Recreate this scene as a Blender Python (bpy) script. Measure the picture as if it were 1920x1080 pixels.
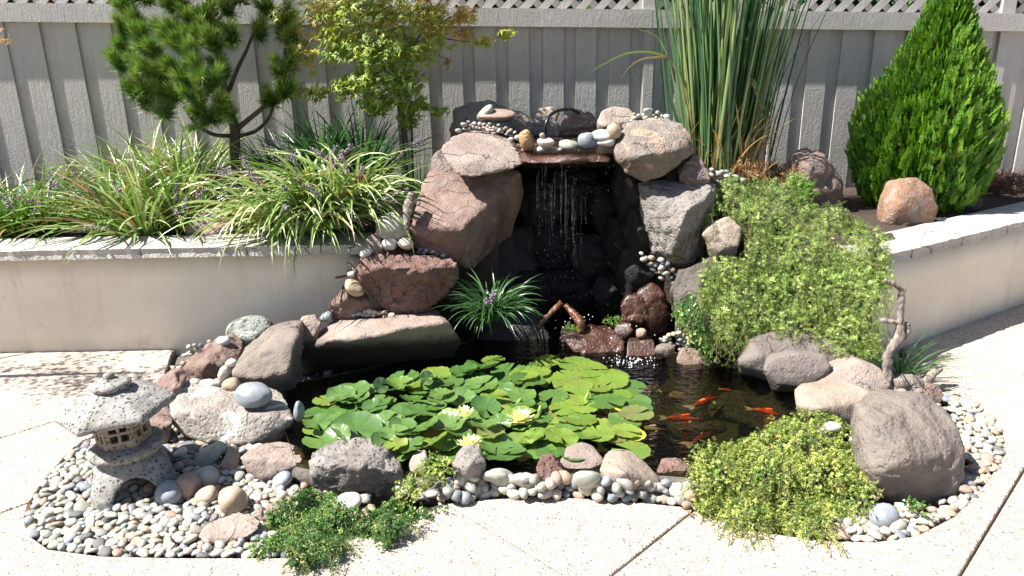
import bpy, bmesh, math
import numpy as np
from mathutils import Vector, Matrix, noise

# ------------------------------------------------------------------ camera, sky, sun, exposure
for o in list(bpy.data.objects):
    bpy.data.objects.remove(o)
SC = bpy.context.scene
COL = SC.collection
FPX, PITCH, ROLL, CAMH = 1387.0, math.radians(17.36), math.radians(1.085), 1.45
_r0 = np.array([1., 0, 0]); _u0 = np.array([0, math.sin(PITCH), math.cos(PITCH)]); CF = np.array([0, math.cos(PITCH), -math.sin(PITCH)])
CR = math.cos(ROLL) * _r0 - math.sin(ROLL) * _u0
CU = math.sin(ROLL) * _r0 + math.cos(ROLL) * _u0
CC = np.array([0, 0, CAMH])
cam = bpy.data.cameras.new('camera'); cam_o = bpy.data.objects.new('camera', cam); COL.objects.link(cam_o)
cam.sensor_width = 36.0; cam.lens = 36.0 * FPX / 1920.0; cam.clip_start = 0.05; cam.clip_end = 600
M = Matrix.Identity(4)
for i in range(3):
    M[i][0], M[i][1], M[i][2], M[i][3] = CR[i], CU[i], -CF[i], CC[i]
cam_o.matrix_world = M
SC.camera = cam_o
SUN = np.array([-0.57, -0.105, 0.81]); SUN /= np.linalg.norm(SUN)
w = bpy.data.worlds.new('World'); SC.world = w; w.use_nodes = True
nt = w.node_tree; nt.nodes.clear()
sky = nt.nodes.new('ShaderNodeTexSky'); sky.sky_type = 'NISHITA'; sky.sun_disc = False
sky.sun_elevation = math.asin(SUN[2]); sky.sun_rotation = math.atan2(SUN[0], SUN[1])
bg = nt.nodes.new('ShaderNodeBackground'); bg.inputs[1].default_value = 0.051
wo = nt.nodes.new('ShaderNodeOutputWorld')
nt.links.new(sky.outputs[0], bg.inputs[0]); nt.links.new(bg.outputs[0], wo.inputs[0])
sl = bpy.data.lights.new('sun', 'SUN'); sl.energy = 5.0; sl.angle = math.radians(0.5); sl.color = (1, 0.955, 0.89)
so = bpy.data.objects.new('sun', sl); COL.objects.link(so)
so.rotation_euler = Vector(SUN).to_track_quat('Z', 'Y').to_euler()
SC.view_settings.view_transform = 'Standard'; SC.view_settings.look = 'None'
SC.view_settings.exposure = 1.46; SC.view_settings.gamma = 1.0; SC.view_settings.use_curve_mapping = False
SC.render.engine = 'CYCLES'
try:
    SC.cycles.use_denoising = True
    SC.cycles.max_bounces = 8; SC.cycles.transparent_max_bounces = 12
    SC.cycles.caustics_reflective = False; SC.cycles.caustics_refractive = False
    SC.cycles.sample_clamp_indirect = 4.0
except Exception:
    pass
RNG = np.random.default_rng(11)

# ------------------------------------------------------------------ helpers: pixel of the photograph -> world
def ray(px, py): return CF + (px - 960) / FPX * CR + (540 - py) / FPX * CU
def G(px, py, z=0.):
    d = ray(px, py); return CC + d * ((z - CAMH) / d[2])
def P(px, py, y):
    d = ray(px, py); return CC + d * (y / d[1])
def unit(a): return a / (np.linalg.norm(a, axis=-1, keepdims=True) + 1e-9)
def inpoly(x, y, poly):
    c = np.zeros(np.shape(x), bool); n = len(poly)
    for i in range(n):
        x0, y0 = poly[i]; x1, y1 = poly[i - 1]
        m = ((y0 > y) != (y1 > y)) & (x < (x1 - x0) * (y - y0) / ((y1 - y0) or 1e-9) + x0)
        c ^= m
    return c
def in_poly_pts(poly, n):
    a = np.array(poly, float); lo, hi = a.min(0), a.max(0); out = np.zeros((0, 2))
    while len(out) < n:
        q = RNG.uniform(lo, hi, (n * 3, 2)); out = np.vstack([out, q[inpoly(q[:, 0], q[:, 1], poly)]])
    return out[:n]
def idw(ctrl):
    c = np.array(ctrl, float)
    def f(px, py):
        d2 = (px - c[:, 0]) ** 2 + (py - c[:, 1]) ** 2 + 60
        ww = d2 ** -1.5
        return float((ww * c[:, 2]).sum() / ww.sum())
    return f

# ------------------------------------------------------------------ helpers: objects
def tag(o, label=None, cat=None, group=None, kind=None):
    if label: o['label'] = label
    if cat: o['category'] = cat
    if group: o['group'] = group
    if kind: o['kind'] = kind
    return o
def link(name, me, mat=None, parent=None, loc=None, **k):
    o = bpy.data.objects.new(name, me); COL.objects.link(o)
    if mat is not None and me is not None and not me.materials: me.materials.append(mat)
    if parent is not None: o.parent = parent
    if loc is not None: o.location = loc
    return tag(o, **k)
def empty(name, loc=(0, 0, 0), **k):
    o = bpy.data.objects.new(name, None); o.location = loc; o.empty_display_size = .05; COL.objects.link(o)
    return tag(o, **k)
def mesh(name, V, F, t=None, smooth=True):
    """V (n,3); F list of equal-width index arrays; t = per-vertex tint"""
    V = np.asarray(V, np.float32).reshape(-1, 3)
    Fs = [np.asarray(f, np.int32) for f in (F if isinstance(F, list) else [F]) if len(f)]
    me = bpy.data.meshes.new(name)
    nl = sum(f.size for f in Fs); npoly = sum(len(f) for f in Fs)
    me.vertices.add(len(V)); me.vertices.foreach_set('co', V.ravel())
    me.loops.add(nl); me.loops.foreach_set('vertex_index', np.concatenate([f.ravel() for f in Fs]))
    me.polygons.add(npoly)
    tot = np.concatenate([np.full(len(f), f.shape[1], np.int32) for f in Fs])
    st = np.concatenate([[0], np.cumsum(tot)[:-1]]).astype(np.int32)
    me.polygons.foreach_set('loop_start', st); me.polygons.foreach_set('loop_total', tot)
    me.polygons.foreach_set('use_smooth', np.full(npoly, smooth))
    me.update(calc_edges=True)
    if t is not None:
        a = me.attributes.new('tint', 'FLOAT', 'POINT'); a.data.foreach_set('value', np.asarray(t, np.float32))
    return me
class Buf:
    def __init__(s): s.V = []; s.F = {}; s.T = []; s.n = 0
    def add(s, V, F, t):
        V = np.asarray(V).reshape(-1, 3); F = np.asarray(F)
        s.V.append(V); s.F.setdefault(F.shape[1], []).append(F + s.n)
        s.T.append(np.broadcast_to(np.asarray(t, float), (len(V),)) if np.ndim(t) < 1 or len(np.atleast_1d(t)) != len(V) else t)
        s.n += len(V)
    def mesh(s, name, smooth=True):
        return mesh(name, np.vstack(s.V), [np.vstack(f) for f in s.F.values()], np.concatenate(s.T), smooth)
def inst(buf, TV, TF, R, L, t):
    """copies of a template: R (n,3,3) columns = axes (scaled), L (n,3)"""
    n, k = len(L), len(TV)
    V = np.einsum('nij,kj->nki', R, TV) + L[:, None, :]
    F = (np.asarray(TF)[None] + (np.arange(n) * k)[:, None, None]).reshape(-1, np.asarray(TF).shape[1])
    buf.add(V.reshape(-1, 3), F, np.repeat(np.asarray(t, float), k))
def frames(d, roll=None):
    """rotation matrices whose z column is d"""
    d = unit(np.asarray(d, float)); n = len(d)
    a = RNG.normal(size=(n, 3)) if roll is None else np.broadcast_to(np.asarray(roll, float), (n, 3))
    x = unit(np.cross(a, d)); y = np.cross(d, x)
    return np.stack([x, y, d], -1)
def ribbons(buf, base, az, lean, L, droop, wd, segs, t, fold=.25, pw=1.3, taper=2.2):
    n = len(base); s = np.linspace(0, 1, segs + 1)
    th = lean[:, None] + droop[:, None] * s[None] ** pw
    st = (L / segs)[:, None]
    dx = np.sin(th) * st; dz = np.cos(th) * st
    cx = np.concatenate([np.zeros((n, 1)), np.cumsum(dx[:, :-1], 1)], 1); cz = np.concatenate([np.zeros((n, 1)), np.cumsum(dz[:, :-1], 1)], 1)
    ca, sa = np.cos(az)[:, None], np.sin(az)[:, None]
    C = np.stack([base[:, 0:1] + cx * ca, base[:, 1:2] + cx * sa, base[:, 2:3] + cz], -1)
    Wd = np.stack([-sa * np.ones_like(cx), ca * np.ones_like(cx), np.zeros_like(cx)], -1)
    Nn = np.stack([-np.cos(th) * ca, -np.cos(th) * sa, np.sin(th)], -1)
    pr = (.55 + .45 * np.minimum(1, s * 5)) * (1 - s ** taper) + .03
    hw = (wd[:, None] * .5 * pr[None])[..., None]
    tw = RNG.normal(0, .35, (n, 1, 1)) + RNG.normal(0, .5, (n, 1, 1)) * s[None, :, None]
    W2 = Wd * np.cos(tw) + Nn * np.sin(tw); N2 = Nn * np.cos(tw) - Wd * np.sin(tw)
    V = np.stack([C - W2 * hw + N2 * hw * fold, C - N2 * hw * fold * .5, C + W2 * hw + N2 * hw * fold], 2)   # n,segs+1,3,3
    k = (segs + 1) * 3; f = []
    for i in range(segs):
        for j in (0, 1):
            a = i * 3 + j; f.append([a, a + 1, a + 4, a + 3])
    F = (np.array(f)[None] + (np.arange(n) * k)[:, None, None]).reshape(-1, 4)
    buf.add(V.reshape(-1, 3), F, np.repeat(t, k))
    return C
def tube(pts, rad, sides=8, cap=True):
    pts = np.asarray(pts, float); rad = np.broadcast_to(np.asarray(rad, float), (len(pts),))
    V = []; prev = None
    for i, p in enumerate(pts):
        d = pts[min(i + 1, len(pts) - 1)] - pts[max(i - 1, 0)]; d = d / (np.linalg.norm(d) + 1e-9)
        if prev is None:
            a = np.array([0, 0, 1.]) if abs(d[2]) < .9 else np.array([1., 0, 0]); x = np.cross(a, d)
        else: x = prev - d * prev.dot(d)
        x /= np.linalg.norm(x) + 1e-9; prev = x; y = np.cross(d, x)
        for k in range(sides):
            a = 2 * math.pi * k / sides; V.append(p + rad[i] * (math.cos(a) * x + math.sin(a) * y))
    F = [[i * sides + k, i * sides + (k + 1) % sides, (i + 1) * sides + (k + 1) % sides, (i + 1) * sides + k] for i in range(len(pts) - 1) for k in range(sides)]
    V = np.array(V)
    if cap:
        n = len(V); V = np.vstack([V, pts[0], pts[-1]]); l = (len(pts) - 1) * sides
        F += [[n, (k + 1) % sides, k, k] for k in range(0)]
        T = [[n, (k + 1) % sides, k] for k in range(sides)] + [[n + 1, l + k, l + (k + 1) % sides] for k in range(sides)]
        return V, np.array(F), np.array(T)
    return V, np.array(F), np.zeros((0, 3), int)
def curve_pts(ctrl, n=20):
    c = np.array(ctrl, float); m = len(c); out = []
    cc = np.vstack([2 * c[0] - c[1], c, 2 * c[-1] - c[-2]])
    for i in range(m - 1):
        p0, p1, p2, p3 = cc[i:i + 4]
        for t in np.linspace(0, 1, n, endpoint=False):
            out.append(.5 * (2 * p1 + (p2 - p0) * t + (2 * p0 - 5 * p1 + 4 * p2 - p3) * t * t + (3 * p1 - p0 - 3 * p2 + p3) * t ** 3))
    out.append(c[-1]); return np.array(out)
def box_mesh(name, cx, cy, cz, ax, ay, az, bev=.002):
    """box with half-sizes along unit-ish axes given as 3 vectors (already scaled)"""
    bm = bmesh.new(); vs = []
    for sx in (-1, 1):
        for sy in (-1, 1):
            for sz in (-1, 1):
                vs.append(bm.verts.new(np.array([cx, cy, cz]) + sx * np.array(ax) + sy * np.array(ay) + sz * np.array(az)))
    bmesh.ops.convex_hull(bm, input=vs)
    bmesh.ops.dissolve_limit(bm, angle_limit=.01, verts=bm.verts, edges=bm.edges)
    if bev: bmesh.ops.bevel(bm, geom=list(bm.edges), offset=bev, segments=1, affect='EDGES')
    bmesh.ops.recalc_face_normals(bm, faces=bm.faces)
    me = bpy.data.meshes.new(name); bm.to_mesh(me); bm.free(); return me
def evaluated(o):
    dg = bpy.context.evaluated_depsgraph_get(); dg.update()
    return bpy.data.meshes.new_from_object(o.evaluated_get(dg))
def remesh(me, vox, smooth=0):
    o = bpy.data.objects.new('tmp', me); COL.objects.link(o)
    m = o.modifiers.new('r', 'REMESH'); m.mode = 'VOXEL'; m.voxel_size = vox; m.use_smooth_shade = True
    if smooth:
        s = o.modifiers.new('s', 'SMOOTH'); s.iterations = smooth; s.factor = .5
    r = evaluated(o); bpy.data.objects.remove(o); return r

# ------------------------------------------------------------------ materials
def newmat(name):
    m = bpy.data.materials.new(name); m.use_nodes = True
    nt = m.node_tree; return m, nt, nt.nodes['Principled BSDF'], nt.nodes['Material Output']
def N(nt, typ, **inp):
    n = nt.nodes.new(typ)
    for k, v in inp.items():
        if k.startswith('i_'): n.inputs[int(k[2:]) if k[2:].isdigit() else k[2:]].default_value = v
        else: setattr(n, k, v)
    return n
def L(nt, a, b): nt.links.new(a, b)
def ramp(nt, fac, stops, interp='LINEAR'):
    r = nt.nodes.new('ShaderNodeValToRGB'); r.color_ramp.interpolation = interp
    el = r.color_ramp.elements
    while len(el) > 1: el.remove(el[-1])
    for i, (p, c) in enumerate(stops):
        e = el[0] if i == 0 else el.new(p)
        e.position = p; e.color = (*c, 1) if len(c) == 3 else c
    L(nt, fac, r.inputs[0]); return r.outputs[0]
def coords(nt, rnd=True, scale=(1, 1, 1)):
    tc = nt.nodes.new('ShaderNodeTexCoord'); out = tc.outputs['Object']
    if rnd:
        oi = nt.nodes.new('ShaderNodeObjectInfo'); mu = N(nt, 'ShaderNodeMath', operation='MULTIPLY', i_1=37.0); L(nt, oi.outputs['Random'], mu.inputs[0])
        va = N(nt, 'ShaderNodeVectorMath', operation='ADD'); L(nt, out, va.inputs[0]); L(nt, mu.outputs[0], va.inputs[1]); out = va.outputs[0]
    if scale != (1, 1, 1):
        mp = nt.nodes.new('ShaderNodeMapping'); mp.inputs['Scale'].default_value = scale; L(nt, out, mp.inputs[0]); out = mp.outputs[0]
    return out
def noise_n(nt, v, scale, detail=6, rough=.6, dist=0.):
    n = N(nt, 'ShaderNodeTexNoise', i_Scale=scale, i_Detail=detail, i_Roughness=rough, i_Distortion=dist); L(nt, v, n.inputs['Vector']); return n.outputs['Fac']
def mix(nt, fac, a, b, mode='MIX'):
    m = N(nt, 'ShaderNodeMix', data_type='RGBA', blend_type=mode)
    for s, v in ((m.inputs[0], fac), (m.inputs[6], a), (m.inputs[7], b)):
        if isinstance(v, (int, float)): s.default_value = v
        elif isinstance(v, tuple): s.default_value = (*v, 1)
        else: L(nt, v, s)
    return m.outputs[2]
def bump(nt, bsdf, hs, dist=.01, strength=1.):
    last = None
    for h, d in hs:
        b = N(nt, 'ShaderNodeBump', i_Strength=strength, i_Distance=d); L(nt, h, b.inputs['Height'])
        if last is not None: L(nt, last, b.inputs['Normal'])
        last = b.outputs[0]
    L(nt, last, bsdf.inputs['Normal'])
def rock_mat(name, c1, c2, c3, spot=None, lowdark=0., crackw=1., rough=.8, pit=.5, wet=False, s=1., lich=0.):
    m, nt, b, out = newmat(name); v = coords(nt); dk = 1. if wet else .70; c1, c2, c3 = [tuple(x * dk for x in q) for q in (c1, c2, c3)]
    n1 = noise_n(nt, v, 5 * s, 5, .62); n2 = noise_n(nt, v, 17 * s, 6, .65); n3 = noise_n(nt, v, 75 * s, 4, .7)
    c = mix(nt, ramp(nt, n1, [(.38, (0, 0, 0)), (.62, (1, 1, 1))]), c1, c2)
    c = mix(nt, ramp(nt, n2, [(.5, (0, 0, 0)), (.68, (.85, .85, .85))]), c, c3)
    c = mix(nt, .2, c, ramp(nt, n3, [(.28, (.35, .35, .35)), (.5, (1, 1, 1)), (.72, (1.2, 1.17, 1.12))]), 'MULTIPLY')
    n6 = noise_n(nt, v, 2.2 * s, 3, .6); c = mix(nt, .7, c, ramp(nt, n6, [(.3, (.68, .66, .66)), (.6, (1, 1, 1))]), 'MULTIPLY')
    vw = N(nt, 'ShaderNodeMix', data_type='VECTOR'); vw.inputs[0].default_value = .12; L(nt, v, vw.inputs[4]); tn = N(nt, 'ShaderNodeTexNoise', i_Scale=6.0, i_Detail=4.); L(nt, v, tn.inputs['Vector']); L(nt, tn.outputs['Color'], vw.inputs[5])
    ve = N(nt, 'ShaderNodeTexVoronoi', feature='DISTANCE_TO_EDGE', i_Scale=7.5 * s); L(nt, vw.outputs[1], ve.inputs['Vector']); nm = noise_n(nt, v, 4.5, 3); ma = N(nt, 'ShaderNodeMath', operation='MULTIPLY_ADD', i_1=.16); L(nt, nm, ma.inputs[0]); L(nt, ve.outputs['Distance'], ma.inputs[2]); crk = ramp(nt, ma.outputs[0], [(.068, (0, 0, 0)), (.085, (1, 1, 1))])
    c = mix(nt, crk, mix(nt, .75 * crackw, c, (.05, .04, .035)), c)
    if spot is not None:
        n4 = noise_n(nt, v, 9 * s, 4, .55, 1.2)
        c = mix(nt, ramp(nt, n4, [(.56, (0, 0, 0)), (.64, (.9, .9, .9))]), c, spot)
    if lich:
        vo = N(nt, 'ShaderNodeTexVoronoi', i_Scale=7.0); L(nt, v, vo.inputs['Vector'])
        n5 = noise_n(nt, v, 40, 3); ad = N(nt, 'ShaderNodeMath', operation='MULTIPLY_ADD', i_1=.25, i_2=0.); L(nt, n5, ad.inputs[0]); L(nt, vo.outputs['Distance'], ad.inputs[2])
        c = mix(nt, ramp(nt, ad.outputs[0], [(lich, (1, 1, 1)), (lich + .03, (0, 0, 0))]), c, (.5, .52, .4))
    if lowdark:  # stone turns dark olive brown below a noisy height
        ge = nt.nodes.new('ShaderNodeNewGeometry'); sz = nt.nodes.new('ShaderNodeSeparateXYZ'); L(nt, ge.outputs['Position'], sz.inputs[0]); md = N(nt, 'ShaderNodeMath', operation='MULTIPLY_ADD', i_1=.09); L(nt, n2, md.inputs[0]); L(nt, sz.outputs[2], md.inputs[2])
        c = mix(nt, ramp(nt, md.outputs[0], [(lowdark - .02, (1, 1, 1)), (lowdark + .045, (0, 0, 0))]), c, (.035, .03, .02))
    L(nt, c, b.inputs['Base Color']); b.inputs['Roughness'].default_value = rough
    vp = N(nt, 'ShaderNodeTexVoronoi', i_Scale=55.0 * s); L(nt, v, vp.inputs['Vector'])
    pr = ramp(nt, vp.outputs['Distance'], [(.12, (0, 0, 0)), (.42, (1, 1, 1))])
    kw = .45 if wet else 1.
    bump(nt, b, [(crk, .006 * crackw), (n1, .016 * kw), (n2, .011 * kw * (.4 + .6 * crackw)), (n3, .006), (pr, .006 * pit * kw)], strength=.85)
    if wet:
        L(nt, b.inputs['Normal'].links[0].from_socket, b.inputs['Coat Normal']); b.inputs['Coat Weight'].default_value = wet; b.inputs['Coat Roughness'].default_value = .07
    return m
MR = {
 'red': rock_mat('red_brown_stone', (.22, .135, .11), (.33, .225, .185), (.37, .30, .26), pit=.4),
 'redpit': rock_mat('pitted_red_stone', (.20, .10, .08), (.30, .175, .14), (.16, .14, .13), spot=(.12, .085, .075), pit=1., lich=.10),
 'pink': rock_mat('pinkish_stone', (.39, .30, .255), (.47, .38, .325), (.33, .29, .27), pit=.4),
 'pinkdark': rock_mat('pinkish_stone_dark_foot', (.40, .29, .24), (.47, .37, .31), (.35, .30, .28), pit=.4, lowdark=.215),
 'boulderdark': rock_mat('grey_brown_stone_dark_foot', (.235, .20, .178), (.30, .26, .235), (.20, .168, .15), pit=.35, lowdark=.115),
 'grey': rock_mat('grey_volcanic_stone', (.26, .235, .215), (.36, .325, .295), (.185, .165, .155), pit=1., lich=.09),
 'greyrust': rock_mat('grey_rust_stone', (.27, .25, .23), (.30, .225, .175), (.19, .175, .165), spot=(.35, .24, .17), pit=.9, lich=.11),
 'boulder': rock_mat('grey_brown_stone', (.25, .205, .172), (.315, .265, .228), (.205, .168, .142), pit=.35),
 'bigboulder': rock_mat('smooth_grey_brown_stone', (.245, .205, .175), (.30, .255, .222), (.225, .188, .162), pit=.5, crackw=.05),
 'lichen': rock_mat('pale_mottled_stone', (.40, .35, .31), (.52, .48, .43), (.31, .26, .235), spot=(.60, .57, .52), pit=.6),
 'tan': rock_mat('tan_stone', (.46, .36, .28), (.52, .42, .34), (.38, .30, .25), pit=.2),
 'rust': rock_mat('rust_stone', (.33, .17, .10), (.40, .25, .165), (.42, .40, .37), pit=.4),
 'frac': rock_mat('fractured_stone', (.28, .20, .165), (.38, .29, .235), (.17, .155, .155), pit=.6),
 'green': rock_mat('green_grey_stone', (.33, .36, .32), (.42, .45, .40), (.26, .28, .26), spot=(.46, .50, .44), pit=.9),
 'orange': rock_mat('orange_stone', (.48, .27, .14), (.55, .36, .18), (.40, .25, .2), pit=.9),
 'wet': rock_mat('wet_red_stone', (.045, .018, .011), (.085, .030, .015), (.028, .016, .012), rough=.4, pit=.6, wet=1.),
 'wetshadedark': rock_mat('wet_shade_dark_stone', (.009, .007, .006), (.013, .009, .008), (.006, .006, .006), rough=.6, pit=.6, wet=.06),  # wet stone, its colour darkened further for the shade in the grotto
 'wetshadeblack': rock_mat('wet_shade_black_stone', (.003, .0026, .0025), (.005, .004, .0035), (.003, .003, .003), rough=.8, pit=.8, wet=.03),  # grotto shade put into a near-black stone colour
 'dark': rock_mat('dark_mossy_stone', (.12, .105, .09), (.17, .145, .12), (.07, .075, .05), pit=1.),
 'topdark': rock_mat('dark_basalt', (.22, .17, .15), (.30, .23, .20), (.14, .12, .115), pit=1.),
}
PEB = {
 'pale cream': (.50, .455, .38), 'light grey': (.39, .385, .36), 'blue grey': (.245, .275, .31), 'tan': (.42, .33, .235),
 'greenish grey': (.335, .35, .30), 'pinkish': (.36, .26, .21), 'dark grey': (.15, .15, .15), 'white': (.58, .565, .53)}
def peb_mat(name, c):
    m, nt, b, out = newmat(name.replace(' ', '_') + '_pebble'); v = coords(nt)
    n1 = noise_n(nt, v, 22, 5, .6, .8); n2 = noise_n(nt, v, 160, 3)
    a = tuple(x * .76 for x in c); d = tuple(min(.8, x * 1.12) for x in c)
    col = mix(nt, ramp(nt, n1, [(.35, (0, 0, 0)), (.65, (1, 1, 1))]), a, d)
    oi = nt.nodes.new('ShaderNodeObjectInfo')
    col = mix(nt, .55, col, ramp(nt, oi.outputs['Random'], [(0, (.72, .72, .76)), (.5, (1, .98, .95)), (1, (1.15, 1.08, 1.0))]), 'MULTIPLY')
    col = mix(nt, .3, col, ramp(nt, n2, [(.3, (.5, .5, .5)), (.6, (1, 1, 1))]), 'MULTIPLY')
    L(nt, col, b.inputs['Base Color']); b.inputs['Roughness'].default_value = .55
    bump(nt, b, [(n2, .002)], strength=.6); return m
MP = {k: peb_mat(k, c) for k, c in PEB.items()}
def tint_mat(name, stops, rough=.45, trans=.3, bumpy=0., spec=.5, const=False):
    m, nt, b, out = newmat(name)
    at = N(nt, 'ShaderNodeAttribute', attribute_name='tint'); c = ramp(nt, at.outputs['Fac'], stops, 'CONSTANT' if const else 'LINEAR')
    L(nt, c, b.inputs['Base Color']); b.inputs['Roughness'].default_value = rough; b.inputs['Specular IOR Level'].default_value = spec
    if trans:
        tr = nt.nodes.new('ShaderNodeBsdfTranslucent'); hs = N(nt, 'ShaderNodeHueSaturation', i_Saturation=1.15, i_Value=1.5); L(nt, c, hs.inputs['Color']); L(nt, hs.outputs[0], tr.inputs[0])
        ms = N(nt, 'ShaderNodeMixShader', i_0=trans); L(nt, b.outputs[0], ms.inputs[1]); L(nt, tr.outputs[0], ms.inputs[2]); L(nt, ms.outputs[0], out.inputs[0])
    return m
MAT = {}
MAT['liriope'] = tint_mat('liriope_leaf', [(0, (.35, .20, .08)), (.08, (.30, .24, .09)), (.16, (.05, .12, .025)), (.5, (.10, .20, .035)), (.75, (.24, .35, .09)), (1, (.55, .58, .32))], rough=.32, spec=.6, trans=.14)
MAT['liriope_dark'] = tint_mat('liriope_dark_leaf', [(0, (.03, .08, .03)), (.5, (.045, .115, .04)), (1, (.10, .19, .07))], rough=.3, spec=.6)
MAT['spike'] = tint_mat('purple_flower', [(0, (.20, .14, .22)), (1, (.40, .31, .42))], trans=.2)
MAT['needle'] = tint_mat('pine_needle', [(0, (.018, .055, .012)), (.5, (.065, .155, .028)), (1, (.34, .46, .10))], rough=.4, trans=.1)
MAT['maple'] = tint_mat('maple_leaf', [(0, (.40, .18, .07)), (.2, (.52, .33, .14)), (.38, (.48, .46, .13)), (.62, (.36, .43, .08)), (1, (.20, .31, .06))], rough=.45, trans=.45)
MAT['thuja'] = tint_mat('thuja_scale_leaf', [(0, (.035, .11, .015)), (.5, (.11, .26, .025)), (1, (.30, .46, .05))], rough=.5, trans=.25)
MAT['reed'] = tint_mat('reed_leaf', [(0, (.44, .30, .14)), (.14, (.50, .38, .19)), (.17, (.20, .28, .07)), (.3, (.045, .11, .05)), (.7, (.075, .17, .075)), (.88, (.17, .28, .10)), (1, (.30, .38, .14))], rough=.35, spec=.6)
MAT['creeper'] = tint_mat('creeper_leaf', [(0, (.42, .30, .15)), (.07, (.12, .20, .04)), (.5, (.22, .33, .07)), (.85, (.40, .50, .14)), (1, (.56, .60, .25))], rough=.5, trans=.3)
MAT['cover'] = tint_mat('yellow_cover_leaf', [(0, (.30, .10, .04)), (.03, (.05, .12, .03)), (.4, (.13, .22, .045)), (.65, (.34, .42, .10)), (1, (.58, .60, .20))], rough=.4, trans=.3)
MAT['coverg'] = tint_mat('green_cover_leaf', [(0, (.30, .20, .06)), (.08, (.05, .13, .03)), (.6, (.11, .23, .055)), (.85, (.24, .38, .10)), (1, (.46, .50, .18))], rough=.3, trans=.25)
MAT['sedum'] = tint_mat('brown_sedum_leaf', [(0, (.16, .06, .03)), (.6, (.30, .16, .07)), (.8, (.22, .20, .06)), (1, (.12, .20, .04))], trans=.2)
MAT['moss'] = tint_mat('moss_leaf', [(0, (.06, .14, .02)), (1, (.20, .34, .05))], trans=.2)
MAT['dry'] = tint_mat('dry_stem', [(0, (.12, .05, .035)), (1, (.28, .15, .10))], trans=.1)
MAT['hedge'] = tint_mat('hedge_leaf', [(0, (.02, .06, .012)), (.7, (.06, .14, .025)), (.9, (.16, .24, .05)), (.93, (.5, .06, .04)), (1, (.55, .2, .05))], trans=.25)
MAT['petal'] = tint_mat('lily_petal', [(0, (.80, .55, .03)), (.2, (.82, .72, .22)), (1, (.84, .84, .55))], rough=.5, trans=.3)
def simple(name, c, rough=.6, c2=None, scale=30., bumpd=.004, stretch=(1, 1, 1), spec=.5, rnd=True):
    m, nt, b, out = newmat(name); v = coords(nt, rnd, stretch); n = noise_n(nt, v, scale, 6, .65)
    L(nt, mix(nt, ramp(nt, n, [(.35, (0, 0, 0)), (.65, (1, 1, 1))]), c, c2 or tuple(x * .7 for x in c)), b.inputs['Base Color'])
    b.inputs['Roughness'].default_value = rough; b.inputs['Specular IOR Level'].default_value = spec
    if bumpd: bump(nt, b, [(n, bumpd)], strength=.8)
    return m
MAT['bark'] = simple('pine_bark', (.10, .07, .055), .9, (.055, .04, .033), 25, .02, (1, 1, .35))
MAT['twig'] = simple('maple_bark', (.16, .12, .08), .8, (.10, .08, .05), 30, .006)
MAT['soil'] = simple('mulch_soil', (.075, .05, .036), .95, (.035, .024, .018), 45, .03)
MAT['under'] = simple('plant_underlayer', (.035, .05, .016), .95, (.025, .025, .012), 45, .02)
MAT['liner'] = simple('wet_liner', (.008, .008, .008), .8, (.013, .012, .010), 20, .02, spec=.15)
MAT['rubber'] = simple('black_rubber', (.015, .015, .017), .35, None, 40, 0)
MAT['sheath'] = simple('dead_wood', (.36, .31, .27), .9, (.13, .10, .085), 34, .02, (1.6, 1.6, .25))
MAT['wetwood'] = simple('wet_wood', (.17, .07, .03), .3, (.08, .035, .018), 22, .015, (1, 1, .4))
MAT['bottom'] = simple('pond_bottom', (.07, .066, .025), .9, (.022, .02, .012), 7, .03)
MAT['mortar'] = simple('mortar_bed', (.16, .14, .12), .95, (.09, .08, .07), 40, .02)
MAT['mat_tan'] = simple('coir_fibre', (.50, .36, .15), .95, (.40, .27, .10), 60, .02)

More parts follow.
